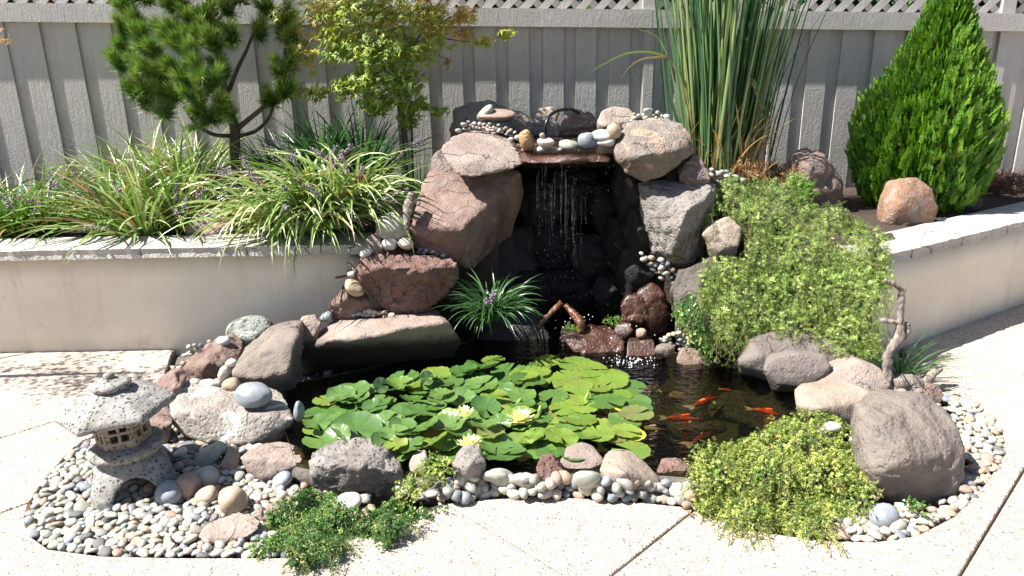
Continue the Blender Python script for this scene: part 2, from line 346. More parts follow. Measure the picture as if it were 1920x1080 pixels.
def fence_mat():
    m, nt, b, out = newmat('grey_painted_wood'); v = coords(nt, True, (1, 1, .11))
    n = noise_n(nt, v, 55, 8, .68, 1.2); v2 = coords(nt, True); n2 = noise_n(nt, v2, 6, 4)
    c = mix(nt, ramp(nt, n2, [(.3, (0, 0, 0)), (.7, (1, 1, 1))]), (.43, .412, .39), (.50, .48, .457))
    c = mix(nt, ramp(nt, n, [(.25, (.5, .5, .5)), (.42, (0, 0, 0))]), c, (.36, .34, .32))
    L(nt, c, b.inputs['Base Color']); b.inputs['Roughness'].default_value = .5
    bump(nt, b, [(n, .007), (noise_n(nt, v2, 60, 5, .7), .004)], strength=1.); return m
MAT['fence'] = fence_mat()
def stucco_mat():
    m, nt, b, out = newmat('cream_stucco'); v = coords(nt, False)
    n1 = noise_n(nt, v, 2.3, 6, .65, .5); n2 = noise_n(nt, v, 140, 3); n3 = noise_n(nt, v, 9, 7, .75, 1.)
    c = mix(nt, ramp(nt, n1, [(.3, (0, 0, 0)), (.7, (1, 1, 1))]), (.69, .615, .505), (.79, .73, .625))
    c = mix(nt, ramp(nt, n3, [(.60, (0, 0, 0)), (.74, (.7, .7, .7))]), c, (.42, .33, .235))
    vd = coords(nt, False, (1, 1, .12)); n7 = noise_n(nt, vd, 13, 5, .6); c = mix(nt, ramp(nt, n7, [(.55, (0, 0, 0)), (.75, (.35, .35, .35))]), c, (.45, .38, .29))
    # dirt splash along the foot of the wall
    sx = nt.nodes.new('ShaderNodeSeparateXYZ'); L(nt, v, sx.inputs[0])
    mr = N(nt, 'ShaderNodeMapRange', i_1=0.0, i_2=.09, i_3=.55, i_4=0.); L(nt, sx.outputs[2], mr.inputs[0])
    mm = N(nt, 'ShaderNodeMath', operation='MULTIPLY'); L(nt, mr.outputs[0], mm.inputs[0]); L(nt, n3, mm.inputs[1])
    c = mix(nt, mm.outputs[0], c, (.22, .18, .14))
    L(nt, c, b.inputs['Base Color']); b.inputs['Roughness'].default_value = .9
    bump(nt, b, [(n2, .002), (n3, .004)], strength=.6); return m
MAT['stucco'] = stucco_mat()
MAT['cap'] = rock_mat('pale_cap_stone', (.62, .595, .56), (.70, .675, .64), (.52, .49, .455), pit=.4, rough=.85)
def slab_mat():
    m, nt, b, out = newmat('exposed_aggregate'); v = coords(nt, False)
    vo = N(nt, 'ShaderNodeTexVoronoi', i_Scale=135.0); L(nt, v, vo.inputs['Vector'])
    sp = nt.nodes.new('ShaderNodeSeparateColor'); L(nt, vo.outputs['Color'], sp.inputs[0])
    c = ramp(nt, sp.outputs[0], [(0, (.30, .27, .24)), (.06, (.15, .13, .12)), (.10, (.43, .37, .31)), (.25, (.53, .455, .385)), (.42, (.47, .35, .28)), (.56, (.60, .54, .475)), (.70, (.33, .275, .23)), (.79, (.53, .475, .41)), (.9, (.28, .255, .235)), (.95, (.56, .49, .42)), (.985, (.36, .22, .165))], 'CONSTANT')
    c = mix(nt, ramp(nt, vo.outputs['Distance'], [(.45, (0, 0, 0)), (.75, (.7, .7, .7))]), c, (.40, .35, .30))
    n = noise_n(nt, v, 1.6, 5, .6); c = mix(nt, .6, c, ramp(nt, n, [(.3, (.80, .785, .76)), (.6, (1.02, 1.01, 1.0))]), 'MULTIPLY')
    n2 = noise_n(nt, v, 30, 4); c = mix(nt, .4, c, ramp(nt, n2, [(.3, (.8, .78, .75)), (.6, (1, 1, 1))]), 'MULTIPLY')
    L(nt, c, b.inputs['Base Color']); b.inputs['Roughness'].default_value = .8
    inv = ramp(nt, vo.outputs['Distance'], [(0, (1, 1, 1)), (.8, (0, 0, 0))]); bump(nt, b, [(inv, .005)], strength=.7); return m
MAT['slab'] = slab_mat()
def lantern_mat(name='cast_lantern_stone', c1=(.20, .19, .175), c2=(.30, .29, .275), c3=(.09, .08, .07), sc=85., th=.42):
    m, nt, b, out = newmat(name); v = coords(nt, False)
    vn = N(nt, 'ShaderNodeTexNoise', i_Scale=35.0, i_Detail=3.); L(nt, v, vn.inputs['Vector']); vm = N(nt, 'ShaderNodeMix', data_type='VECTOR'); vm.inputs[0].default_value = .03; L(nt, v, vm.inputs[4]); L(nt, vn.outputs['Color'], vm.inputs[5])
    vo = N(nt, 'ShaderNodeTexVoronoi', i_Scale=sc, i_Randomness=1.0); L(nt, vm.outputs[1], vo.inputs['Vector'])
    sp = nt.nodes.new('ShaderNodeSeparateColor'); L(nt, vo.outputs['Color'], sp.inputs[0])
    sz = N(nt, 'ShaderNodeMath', operation='MULTIPLY_ADD', i_1=.55, i_2=0.); L(nt, sp.outputs[1], sz.inputs[0]); L(nt, vo.outputs['Distance'], sz.inputs[2])
    pits = ramp(nt, sz.outputs[0], [(th - .14, (0, 0, 0)), (th + .16, (1, 1, 1))])
    n = noise_n(nt, v, 14, 5); n2 = noise_n(nt, v, 120, 3)
    c = mix(nt, ramp(nt, n, [(.35, (0, 0, 0)), (.65, (1, 1, 1))]), c1, c2)
    c = mix(nt, pits, c3, c)
    L(nt, c, b.inputs['Base Color']); b.inputs['Roughness'].default_value = .85
    bump(nt, b, [(pits, .008), (n2, .003)], strength=.9); return m
MAT['lantern'] = lantern_mat(); MAT['lantern_house'] = lantern_mat('weathered_tan_lantern_stone', (.20, .155, .11), (.31, .26, .20), (.08, .06, .045))
def water_mat(name, tint_c, rip=14., dist=.006):
    m, nt, b, out = newmat(name); v = coords(nt, False, (1, 1.8, 1))
    gl = N(nt, 'ShaderNodeBsdfGlossy', i_Roughness=.015); tr = N(nt, 'ShaderNodeBsdfTransparent', i_0=(*tint_c, 1))
    fr = N(nt, 'ShaderNodeFresnel', i_IOR=1.333); ms = nt.nodes.new('ShaderNodeMixShader')
    n = noise_n(nt, v, rip, 3, .5, .8); n2 = noise_n(nt, v, rip * 4, 2)
    b1 = N(nt, 'ShaderNodeBump', i_Strength=.35, i_Distance=dist * 4); L(nt, n, b1.inputs['Height'])
    b2 = N(nt, 'ShaderNodeBump', i_Strength=.3, i_Distance=dist); L(nt, n2, b2.inputs['Height']); L(nt, b1.outputs[0], b2.inputs['Normal'])
    for q in (gl, fr): L(nt, b2.outputs[0], q.inputs['Normal'])
    L(nt, fr.outputs[0], ms.inputs[0]); L(nt, tr.outputs[0], ms.inputs[1]); L(nt, gl.outputs[0], ms.inputs[2]); L(nt, ms.outputs[0], out.inputs[0])
    nt.nodes.remove(b); return m
MAT['water'] = water_mat('pond_water', (.36, .35, .22), 16., .011)
MAT['fall'] = water_mat('falling_water', (.92, .95, 1.), 40, .02)
def pad_mat(name, c1, c2, c3, rough=.28):
    m, nt, b, out = newmat(name); v = coords(nt, True)
    n = noise_n(nt, v, 9, 4); n2 = noise_n(nt, v, 50, 4, .7)
    oi = nt.nodes.new('ShaderNodeObjectInfo')
    c = mix(nt, oi.outputs['Random'], c1, c2)
    c = mix(nt, ramp(nt, n, [(.52, (0, 0, 0)), (.66, (.8, .8, .8))]), c, c3)
    c = mix(nt, .35, c, ramp(nt, n2, [(.3, (.5, .5, .4)), (.5, (1, 1, 1))]), 'MULTIPLY')
    # pale radial veins from the notch
    tc = nt.nodes.new('ShaderNodeTexCoord'); sx = nt.nodes.new('ShaderNodeSeparateXYZ'); L(nt, tc.outputs['Object'], sx.inputs[0])
    at = N(nt, 'ShaderNodeMath', operation='ARCTAN2'); L(nt, sx.outputs[1], at.inputs[0]); L(nt, sx.outputs[0], at.inputs[1])
    mu = N(nt, 'ShaderNodeMath', operation='MULTIPLY', i_1=14.); L(nt, at.outputs[0], mu.inputs[0]); co = N(nt, 'ShaderNodeMath', operation='COSINE'); L(nt, mu.outputs[0], co.inputs[0])
    c = mix(nt, ramp(nt, co.outputs[0], [(.9, (0, 0, 0)), (1, (.16, .16, .16))]), c, tuple(min(1, x * 1.3) for x in c2))
    L(nt, c, b.inputs['Base Color']); b.inputs['Roughness'].default_value = rough; b.inputs['Specular IOR Level'].default_value = .8; b.inputs['Coat Weight'].default_value = .8; b.inputs['Coat Roughness'].default_value = .22; b.inputs['Coat IOR'].default_value = 1.6
    bump(nt, b, [(n, .006), (n2, .0006), (co.outputs[0], .0006)], strength=.5)
    tr = nt.nodes.new('ShaderNodeBsdfTranslucent'); L(nt, c, tr.inputs[0])
    ms = N(nt, 'ShaderNodeMixShader', i_0=.18); L(nt, b.outputs[0], ms.inputs[1]); L(nt, tr.outputs[0], ms.inputs[2]); L(nt, ms.outputs[0], out.inputs[0])
    return m
MPAD = [pad_mat('lily_pad_green', (.065, .15, .033), (.135, .235, .058), (.10, .185, .045), .27),
        pad_mat('lily_pad_lime', (.125, .225, .035), (.22, .31, .05), (.18, .21, .045), .3),
        pad_mat('lily_pad_yellow', (.42, .42, .05), (.55, .46, .06), (.30, .34, .05), .4),
        pad_mat('lily_pad_mottled', (.16, .20, .06), (.20, .24, .06), (.17, .10, .04), .4)]
def koi_mat(name, c, c2, thr):
    m, nt, b, out = newmat(name); v = coords(nt, True); n = noise_n(nt, v, 16, 2, .5)
    L(nt, mix(nt, ramp(nt, n, [(thr, (0, 0, 0)), (thr + .04, (1, 1, 1))]), c, c2), b.inputs['Base Color']); b.inputs['Roughness'].default_value = .3; return m

# ------------------------------------------------------------------ the setting: ground, patio, bed, pond
PXBED = [(322, 660), (306, 706), (262, 742), (170, 815), (130, 845), (78, 905), (52, 945), (45, 972), (53, 1003), (91, 1030), (193, 1043), (337, 1046), (540, 1046), (640, 1012),
         (740, 965), (835, 944), (920, 936), (1010, 931), (1150, 937), (1290, 951), (1330, 972), (1420, 996), (1540, 1014), (1640, 1016), (1720, 1004), (1790, 968), (1850, 905), (1886, 850), (1880, 800), (1836, 764), (1790, 748), (1735, 722), (1708, 690), (1690, 640)]
BED = [tuple(G(*q)[:2]) for q in PXBED] + [(2.2, 4.2), (-1.75, 4.2)]
PXWAT = [(540, 722), (532, 800), (555, 870), (640, 885), (760, 893), (900, 888), (1100, 880), (1290, 893), (1400, 870), (1515, 805), (1535, 748), (1400, 690), (1330, 688), (1250, 655), (1190, 566), (985, 566), (880, 640), (700, 690)]
WZ = .045
WAT = [tuple(G(*q, WZ)[:2]) for q in PXWAT]
# far ground
S = 160.
# ring of ground around the patio, never under the pond
gb = bmesh.new()
outer = [gb.verts.new((x, y, -.16)) for x, y in ((-S, -S), (S, -S), (S, S), (-S, S))]
inner = [gb.verts.new((x, y, -.16)) for x, y in BED]
ed = [gb.edges.new((l[i], l[(i + 1) % len(l)])) for l in (outer, inner) for i in range(len(l))]
bmesh.ops.triangle_fill(gb, use_beauty=True, edges=ed)
for f in gb.faces:
    if f.normal.z < 0: f.normal_flip()
me = bpy.data.meshes.new('ground'); gb.to_mesh(me); gb.free()
link('ground', me, MAT['soil'], kind='structure')
# patio of cast slabs, cut round the bed
patio = empty('patio', (0, 0, 0), kind='structure')
cut = bmesh.new()
vs = [cut.verts.new((x, y, -.5)) for x, y in BED]; f = cut.faces.new(vs)
ex = bmesh.ops.extrude_face_region(cut, geom=[f]); bmesh.ops.translate(cut, vec=(0, 0, 1), verts=[v for v in ex['geom'] if isinstance(v, bmesh.types.BMVert)])
bmesh.ops.recalc_face_normals(cut, faces=cut.faces)
cme = bpy.data.meshes.new('cut'); cut.to_mesh(cme); cut.free()
cuto = bpy.data.objects.new('cut', cme); COL.objects.link(cuto)
AL = [-8.6, -5.6, -2.6, -1.1, .505, 1.535, 3.94, 4.82, 6.4, 9.4, 12.4]; BL = [-9.4, -6.8, -4.2, -1.15, 1.95, 5.0, 8.1, 11.2]; gap = .006
for i in range(len(AL) - 1):
    for j in range(len(BL) - 1):
        a0, a1, b0, b1 = AL[i] + gap, AL[i + 1] - gap, BL[j] + gap * .7, BL[j + 1] - gap * .7
        bm = bmesh.new(); vv = [bm.verts.new(((b - a) / 2, (a + b) / 2, -.11)) for a, b in ((a0, b0), (a1, b0), (a1, b1), (a0, b1))]
        cx = np.mean([v.co[:] for v in vv], 0)
        f = bm.faces.new(vv); ex = bmesh.ops.extrude_face_region(bm, geom=[f]); bmesh.ops.translate(bm, vec=(0, 0, .11), verts=[v for v in ex['geom'] if isinstance(v, bmesh.types.BMVert)])
        bmesh.ops.recalc_face_normals(bm, faces=bm.faces)
        me = bpy.data.meshes.new('slab'); bm.to_mesh(me); bm.free()
        o = bpy.data.objects.new('tmp', me); COL.objects.link(o); md = o.modifiers.new('b', 'BOOLEAN'); md.object = cuto; md.operation = 'DIFFERENCE'; md.solver = 'EXACT'
        bv = o.modifiers.new('v', 'BEVEL'); bv.width = .003; bv.segments = 1; bv.limit_method = 'ANGLE'
        r = evaluated(o); bpy.data.objects.remove(o)
        if len(r.polygons): link('patio_slab', r, MAT['slab'], patio)
bpy.data.objects.remove(cuto)
joint = box_mesh('joint_base', 0, 1.95, -.135, (5, 0, 0), (0, 5, 0), (0, 0, .004), 0)
# bed floor and pond basin
def ring_fill(name, outer, inner, z, mat):
    bm = bmesh.new(); ls = [[bm.verts.new((x, y, z)) for x, y in l] for l in (outer, inner)]
    ed = [bm.edges.new((l[i], l[(i + 1) % len(l)])) for l in ls for i in range(len(l))]
    bmesh.ops.triangle_fill(bm, use_beauty=True, edges=ed)
    for f in bm.faces:
        if f.normal.z < 0: f.normal_flip()
    me = bpy.data.meshes.new(name); bm.to_mesh(me); bm.free(); bpy.data.meshes.remove(joint) if False else None
    return link(name, me, mat, kind='structure')
ring_fill('stone_bed_floor', BED, WAT, -.035, MAT['mortar'])
c = np.mean(WAT, 0); loops = []
for z, s in ((WZ + .004, 1.), (-.04, .99), (-.12, .93), (-.26, .78)):
    loops.append([(c[0] + (x - c[0]) * s, c[1] + (y - c[1]) * s, z) for x, y in WAT])
nW = len(WAT); V = np.array(sum(loops, []) + [(c[0], c[1], -.27)])
Fq = [[k * nW + i, k * nW + (i + 1) % nW, (k + 1) * nW + (i + 1) % nW, (k + 1) * nW + i] for k in range(3) for i in range(nW)]
Ft = [[3 * nW + i, 3 * nW + (i + 1) % nW, 4 * nW] for i in range(nW)]
link('pond_basin', mesh('pond_basin', V, [np.array(Fq), np.array(Ft)], smooth=False), MAT['bottom'], kind='structure')
bm = bmesh.new(); fc = bm.faces.new([bm.verts.new((x, y, WZ)) for x, y in WAT])
if fc.normal.z < 0 or True:
    bm.normal_update()
    if fc.normal.z < 0: fc.normal_flip()
me = bpy.data.meshes.new('pond_water'); bm.to_mesh(me); bm.free()
link('pond_water', me, MAT['water'], kind='structure')

# planting bed: soil behind the walls, mound under the waterfall, recess of the grotto
def wallR(x): return 3.60 + (x - 2.152) * .612
def soil_z(x, y):
    z = .52 + .42 * math.exp(-((x - .3) / .85) ** 4) * min(1, max(0, (y - 3.55) / .3)) * (1 if y < 4.8 else max(.5, 1 - (y - 4.8)))
    z += .10 * math.exp(-((x + 1.8) / 1.2) ** 2) * math.exp(-((y - 4.7) / .6) ** 2)
    z += .16 * math.exp(-((x - 1.35) / .5) ** 2) * math.exp(-((y - 4.4) / .7) ** 2)
    return z + .02 * noise.noise((x * 5, y * 5, 0)) + .012 * noise.noise((x * 16, y * 16, 3))
def yfront(x):
    if x < -.75: return 3.78
    if x < -.06: return 3.78
    if x < .80: return 4.5
    if x < 1.25: return 3.72
    if x < 1.6: return 3.72 - (x - 1.25) * .5
    return max(3.5, wallR(x) + .16)
xs = np.concatenate([np.linspace(-7., -.75, 70), np.linspace(-.7, -.07, 14), [-.055], np.linspace(0, .78, 14), [.805], np.linspace(.84, 5.5, 70)])
V = []; nv = 26
for x in xs:
    yf = yfront(x); V.append((x, yf, -.3)); V.append((x, yf, .1))
    for v in np.linspace(0, 1, nv): y = yf + (6.4 - yf) * v; V.append((x, y, soil_z(x, y)))
m_ = nv + 2
F = [[i * m_ + j, (i + 1) * m_ + j, (i + 1) * m_ + j + 1, i * m_ + j + 1] for i in range(len(xs) - 1) for j in range(m_ - 1)]
link('planting_bed', mesh('planting_bed', V, np.array(F)), MAT['soil'], kind='structure')

# garden walls
def garden_wall(label, a, b, h, dirn, nrm, joints, capdepth=.27, over=.022, jit=.004):
    """a,b base ends of the front face; nrm points out of the front"""
    a, b = np.array(a), np.array(b); d = unit(b - a); n3 = np.array([nrm[0], nrm[1], 0]); d3 = np.array([d[0], d[1], 0]); Ln = np.linalg.norm(b - a)
    root = empty('garden_wall', (*a, 0), label=label, cat='wall'); th = .2; hc = .052
    seg = max(8, int(Ln / .12)); V = []; rows = np.linspace(-.1, h - hc - .002, 6)
    for i in range(seg + 1):
        p = d3 * Ln * i / seg
        for k, z in enumerate(rows): V.append(p + n3 * (.004 * noise.noise((i * .3, z * 3, a[0]))) + np.array([0, 0, z]))
        V.append(p - n3 * th + np.array([0, 0, h - hc - .002])); V.append(p - n3 * th + np.array([0, 0, -.1]))
    m = 8; F = [[i * m + j, (i + 1) * m + j, (i + 1) * m + j + 1, i * m + j + 1] for i in range(seg) for j in range(m - 1)]
    me = mesh('stucco_face', V, np.array(F)); link('stucco_face', me, MAT['stucco'], root)
    js = [0.] + list(joints) + [Ln]
    for q in range(len(js) - 1):
        s0, s1 = js[q] + .003, js[q + 1] - .003; nx = max(4, int((s1 - s0) / .035)); ny = 6; V = []
        top = h + RNG.normal(0, .0012)
        for i in range(nx + 1):
            s = s0 + (s1 - s0) * i / nx; e = .009 * noise.noise((s * 22, a[0], q)) + .006 * noise.noise((s * 60, q, 1))
            for j in range(ny + 1):
                t = j / ny; yv = over + e * (1 - t) - t * capdepth
                V.append(d3 * s + n3 * yv + np.array([0, 0, top - (.004 if j == 0 else 0) + .0012 * noise.noise((s * 14, t * 5, q))]))
            V.append(d3 * s + n3 * (over + e * 1.3 - .004) + np.array([0, 0, h - hc * .55 + .003 * noise.noise((s * 40, 9, q))])); V.append(d3 * s + n3 * (over + e) + np.array([0, 0, h - hc + .004 * noise.noise((s * 30, 5, q))])); V.append(d3 * s - n3 * .05 + np.array([0, 0, h - hc]))
        m = ny + 4; F = []
        for i in range(nx):
            for j in range(ny): F.append([i * m + j, i * m + j + 1, (i + 1) * m + j + 1, (i + 1) * m + j])
            for j0, j1 in ((0, ny + 1), (ny + 1, ny + 2), (ny + 2, ny + 3)): F.append([i * m + j0, (i + 1) * m + j0, (i + 1) * m + j1, i * m + j1])
        E_ = []
        for i in (0, nx): E_.append([i * m + 0, i * m + ny + 1, i * m + ny + 2, i * m + ny + 3]); E_.append([i * m + 0, i * m + ny + 3, i * m + ny, i * m + 3])
        link('coping_stone', mesh('coping_stone', V, np.array(F + E_), smooth=False), MAT['cap'], root)
    return root
garden_wall('low cream stucco wall with stone coping below the pine and strappy clumps', (-7., 3.66), (-.62, 3.66), .575, 0, (0, -1), [.8, 1.6, 2.4, 3.3, 4.15, 4.56, 5.15, 5.68, 6.05], over=.078)
dR = unit(np.array([.876, .536])); nR = np.array([dR[1], -dR[0]])
pR = np.array([2.152, 3.603])
garden_wall('low cream stucco wall with pale coping behind the upright driftwood', pR - dR * .50, pR + dR * 3.1, .535, 0, nR, [.24, .69, 1.13, 1.63, 2.4])

# fence
def fy(x): return 5.12 + .037 * x
FD = unit(np.array([1, .037])); FN = np.array([FD[1], -FD[0], 0.]); FX = np.array([FD[0], FD[1], 0.])
def rail_z(x): return 1.637 - .0255 * x + .0035 * (x < 0) * x * 0
fence = empty('wooden_fence', (0, fy(0), .5), label='grey painted board fence with lattice top behind the whole garden', cat='fence')
floc = np.array([0, fy(0), .5])
def fbox(name, x0, x1, z0, z1, off, th, slope=True, mat=None):
    V = []
    for x in (x0, x1):
        dz = (rail_z(x) - rail_z(0)) if slope else 0
        for o_ in (off, off - th):
            for z in (z0, z1):
                V.append(np.array([x, fy(x), z + dz]) + FN * o_ - floc)
    F = np.array([[0, 1, 3, 2], [4, 6, 7, 5], [0, 4, 5, 1], [2, 3, 7, 6], [1, 5, 7, 3], [0, 2, 6, 4]])
    ctr = np.mean(V, 0); return link(name, mesh(name, np.array(V) - ctr, F, smooth=False), mat or MAT['fence'], fence, ctr)
Z0 = rail_z(0); per = .2225; x_first = P(892.6, 190, 5.1)[0]
for k in range(-34, 32):
    x = x_first + k * per
    if -7. < x < 6.6:
        j = RNG.normal(0, .002)
        fbox('fence_board', x + j, x + .138 + j, .42, Z0 + .03, .018 + RNG.normal(0, .001), .018)
        fbox('fence_board', x + .138 - .025, x + per + .025, .42, Z0 + .03, -.001 + RNG.normal(0, .001), .018)
for x0, x1 in ((-7.1, -4.4), (-4.396, -2.0), (-1.996, .94), (.944, 3.1), (3.104, 6.7)):
    fbox('fence_rail', x0, x1, Z0, Z0 + .092, .056, .05)
    fbox('fence_rail', x0, x1, Z0 + .0925, Z0 + .112, .0545, .10)
xp = P(1216, 120, 5.1)[0]
for x in (xp, xp - 2.4, xp - 4.8, xp - 7.2, xp + 2.4, xp + 4.8):
    fbox('fence_post', x - .03, x + .035, .42, Z0 - .001, .032, .04)
    fbox('fence_post', x - .045, x + .045, Z0 + .113, Z0 + .5, .03, .09)
for sgn, off in ((1, .004), (-1, -.006)):
    x = -7.
    while x < 6.6:
        V = []; hh = .40
        for (dx, z) in ((0, 0), (.066, 0), (.066 + sgn * hh, hh), (sgn * hh, hh)):
            for o_ in (off, off - .007):
                xx = x + dx; V.append(np.array([xx, fy(xx), Z0 + .113 + z + rail_z(xx) - Z0]) + FN * o_ - floc)
        F = np.array([[0, 2, 4, 6], [1, 7, 5, 3], [0, 1, 3, 2], [2, 3, 5, 4], [4, 5, 7, 6], [6, 7, 1, 0]])
        ctr = np.mean(V, 0); link('lattice_slat', mesh('lattice_slat', np.array(V) - ctr, F, smooth=False), MAT['fence'], fence, ctr); x += .122
fbox('fence_rail', -7.1, 6.7, Z0 + .50, Z0 + .54, .03, .07)

# ------------------------------------------------------------------ stones
def rough(me, amp, freq, pits=0., seed=0., crack=0.):
    n = len(me.vertices); co = np.empty(n * 3, np.float32); me.vertices.foreach_get('co', co); co = co.reshape(-1, 3)
    no = np.empty(n * 3, np.float32); me.vertices.foreach_get('normal', no); no = no.reshape(-1, 3); d = np.empty(n)
    for i in range(n):
        p = Vector((float(co[i, 0]) + seed, float(co[i, 1]), float(co[i, 2])))
        a = noise.fractal(p * freq, .9, 2.1, 5) * 1.0
        r = 1 - abs(noise.noise(p * freq * .6 + Vector((9, 3, seed)))) * 2
        v = amp * (.8 * a + .35 * r)
        if pits:
            q = noise.noise(p * freq * 3.3 + Vector((5, 1, 2))); v -= pits * max(0, q - .18) * 1.6
            q = noise.noise(p * freq * 7 + Vector((1, 7, 2))); v -= pits * .5 * max(0, q - .15)
        if crack:
            dd = noise.voronoi(p * freq * .55 + Vector((noise.noise(p * 9), noise.noise(p * 9 + Vector((3, 3, 3))), 0)) * .25)[0]; v -= crack * max(0, .16 - (dd[1] - dd[0])) * 5; v += crack * .6 * (dd[0] - .4)
        d[i] = v
    co += no * d[:, None]; me.vertices.foreach_set('co', co.ravel()); me.update()
    me.polygons.foreach_set('use_smooth', np.full(len(me.polygons), True)); me.update()
RS = [0]
def rock(label, pts, y, mat, t=.25, amp=.012, freq=7., sm=3, pits=0., shrink=.72, drop=.12, name='rock', group=None, div=34, back=0., cut=None):
    RS[0] += 1
    V = np.array([P(a[0], a[1], y + (a[2] if len(a) > 2 else 0)) for a in pts]); c = V.mean(0)
    Bk = c + (V - c) * shrink; Bk[:, 1] += t; Bk[:, 2] += back
    lowp = V[V[:, 2] < c[2]].copy(); lowp = c + (lowp - c) * .85; lowp[:, 2] -= drop; lowp[:, 1] += t * .4
    A = np.vstack([V, Bk, lowp]); ctr = A.mean(0); A = A - ctr
    bm = bmesh.new(); bmesh.ops.convex_hull(bm, input=[bm.verts.new(v) for v in A])
    for v in [v for v in bm.verts if not v.link_faces]: bm.verts.remove(v)
    me = bpy.data.meshes.new('rock'); bm.to_mesh(me); bm.free()
    dim = (A.max(0) - A.min(0)).max(); vox = max(.0045, dim / div)
    me = remesh(me, vox, sm); me.name = name; rough(me, amp, freq, pits, RS[0] * 3.7, amp * .75 if sm < 8 else amp * .2)
    me.materials.clear()
    return link(name, me, MR[mat] if isinstance(mat, str) else mat, None, ctr, label=label, cat='rock', group=group)
def ico(sub):
    bm = bmesh.new(); bmesh.ops.create_icosphere(bm, subdivisions=sub, radius=1); V = np.array([v.co[:] for v in bm.verts]); F = np.array([[v.index for v in f.verts] for f in bm.faces]); bm.free(); return V, F
IC = {s: ico(s) for s in (1, 2, 3, 4)}
def pebble_shape(sub, seed, amp=.13):
    V, F = IC[sub]; out = []
    for v in V:
        p = Vector(v); s = 1 + amp * noise.noise(p * .9 + Vector((seed * 7.1, seed * 3.3, 0))) * 1.6 + amp * .35 * noise.noise(p * 2.1 + Vector((0, seed * 5, 2)))
        out.append(v * s)
    V = np.array(out); return np.sign(V) * np.abs(V) ** .93, F
def cobble(label, px, py, wpx, hpx, y, mat, ang=0, depth=1., sub=4, amp=.13, name='cobble', group=None):
    RS[0] += 1; V, F = pebble_shape(sub, RS[0], amp); c = P(px, py, y); sc = (np.linalg.norm(c - CC)) / FPX
    V = V * np.array([wpx * .5 * sc, (wpx + hpx) * .25 * sc * depth, hpx * .52 * sc]); a = math.radians(ang)
    R = np.array([[math.cos(a), 0, -math.sin(a)], [0, 1, 0], [math.sin(a), 0, math.cos(a)]])
    tl = .3; R2 = np.array([[1, 0, 0], [0, math.cos(tl), -math.sin(tl)], [0, math.sin(tl), math.cos(tl)]])
    me = mesh(name, V @ R.T @ R2.T, F); return link(name, me, MP[mat] if mat in MP else MR[mat], None, c, label=label, cat='stone', group=group)

# waterfall stack, left
rock('large red-brown sloping block on the left of the dark waterfall', [(838, 292, .36), (802, 325, .3), (790, 345, .25), (766, 424, 0), (774, 466, .04), (825, 488, .06), (884, 504, .04), (866, 430, -.04), (912, 386, .06), (938, 348, .16), (978, 322, .24), (985, 360, .34), (962, 440, .34), (900, 300, .34)], 3.58, 'red', t=.35, amp=.010, freq=6, sm=2, div=48, drop=.05)
rock('flat-topped pinkish rock with leaf shadows at top left of the waterfall', [(824, 278, .16), (848, 256, .3), (880, 245, .42), (926, 248, .42), (957, 262, .36), (975, 284, .2), (983, 308, .06), (962, 317, 0), (919, 322, -.02), (885, 334, -.04), (855, 328, -.01), (831, 297, .06), (880, 300, -.0)], 3.66, 'pink', t=.2, amp=.007, freq=6, sm=2, div=44, drop=.02, shrink=.8)
rock('dark brown rock tucked under the leaf-shadowed top rock', [(800, 335, .1), (812, 290, .15), (835, 278, .2), (850, 320, .05), (845, 345, 0)], 3.80, 'topdark', t=.2, amp=.012)
rock('grey rust-stained boulder with pebbles on top, right of the waterfall lip', [(1150, 280, .1), (1163, 243, .2), (1186, 225, .32), (1214, 219, .36), (1252, 222, .34), (1281, 231, .26), (1296, 252, .18), (1305, 280, .12), (1278, 312, .06), (1245, 331, .03), (1206, 340, .02), (1170, 326, .04), (1153, 296, .06), (1205, 288, -.07), (1265, 285, -.02)], 3.64, 'greyrust', t=.25, amp=.012, freq=8, sm=6, pits=.012, div=46, drop=.02)
rock('pitted grey boulder right of the waterfall with a round hole', [(1196, 342, .2), (1240, 338, .2), (1346, 341, .16), (1326, 369, .0), (1289, 394, -.06), (1273, 431, -.08), (1266, 470, -.03), (1256, 486, .02), (1225, 464, .1), (1208, 415, .14), (1199, 380, .18), (1321, 440, .16), (1318, 482, .14), (1300, 493, .06)], 3.56, 'grey', t=.3, amp=.012, freq=9, pits=.014, div=48)
rock('small dark jagged rock wedged beside the rust-stained boulder', [(1274, 325, 0), (1288, 304, .03), (1304, 288, .08), (1324, 308, .05), (1331, 336, 0), (1300, 338, -.03)], 3.70, 'topdark', t=.12, amp=.012, freq=14, pits=.01)
rock('red-brown pitted rock above the flat pondside slab', [(713, 465, .2), (698, 474, .12), (667, 503, .02), (668, 523, 0), (689, 554, .03), (724, 586, .03), (760, 594, .03), (800, 582, .03), (844, 550, .05), (862, 518, .06), (858, 490, .08), (820, 480, .2), (789, 476, .22), (706, 500, -.04), (740, 502, -.06), (800, 508, -.06), (845, 496, .0)], 3.42, 'redpit', t=.2, amp=.013, freq=9, pits=.02, div=48, drop=.04)
rock('small red triangular rock left of the pitted red rock', [(642, 533, .06), (614, 578, 0), (616, 588, 0), (656, 590, -.01), (694, 570, 0), (690, 560, .02), (650, 560, -.04)], 3.42, 'red', t=.12, amp=.01, freq=12, pits=.006)
rock('long flat pinkish slab with dark undercut face along the back of the pond', [(563, 662, 0), (569, 647, .06), (628, 595, .24), (720, 591, .28), (805, 589, .26), (840, 598, .12), (868, 640, .08), (852, 676, .14), (700, 700, .16), (552, 706, .14), (613, 637, -.03), (709, 632, -.05), (760, 612, -.03), (834, 602, .02)], 3.24, 'pinkdark', t=.25, amp=.009, freq=6, sm=2, div=56, drop=.05)
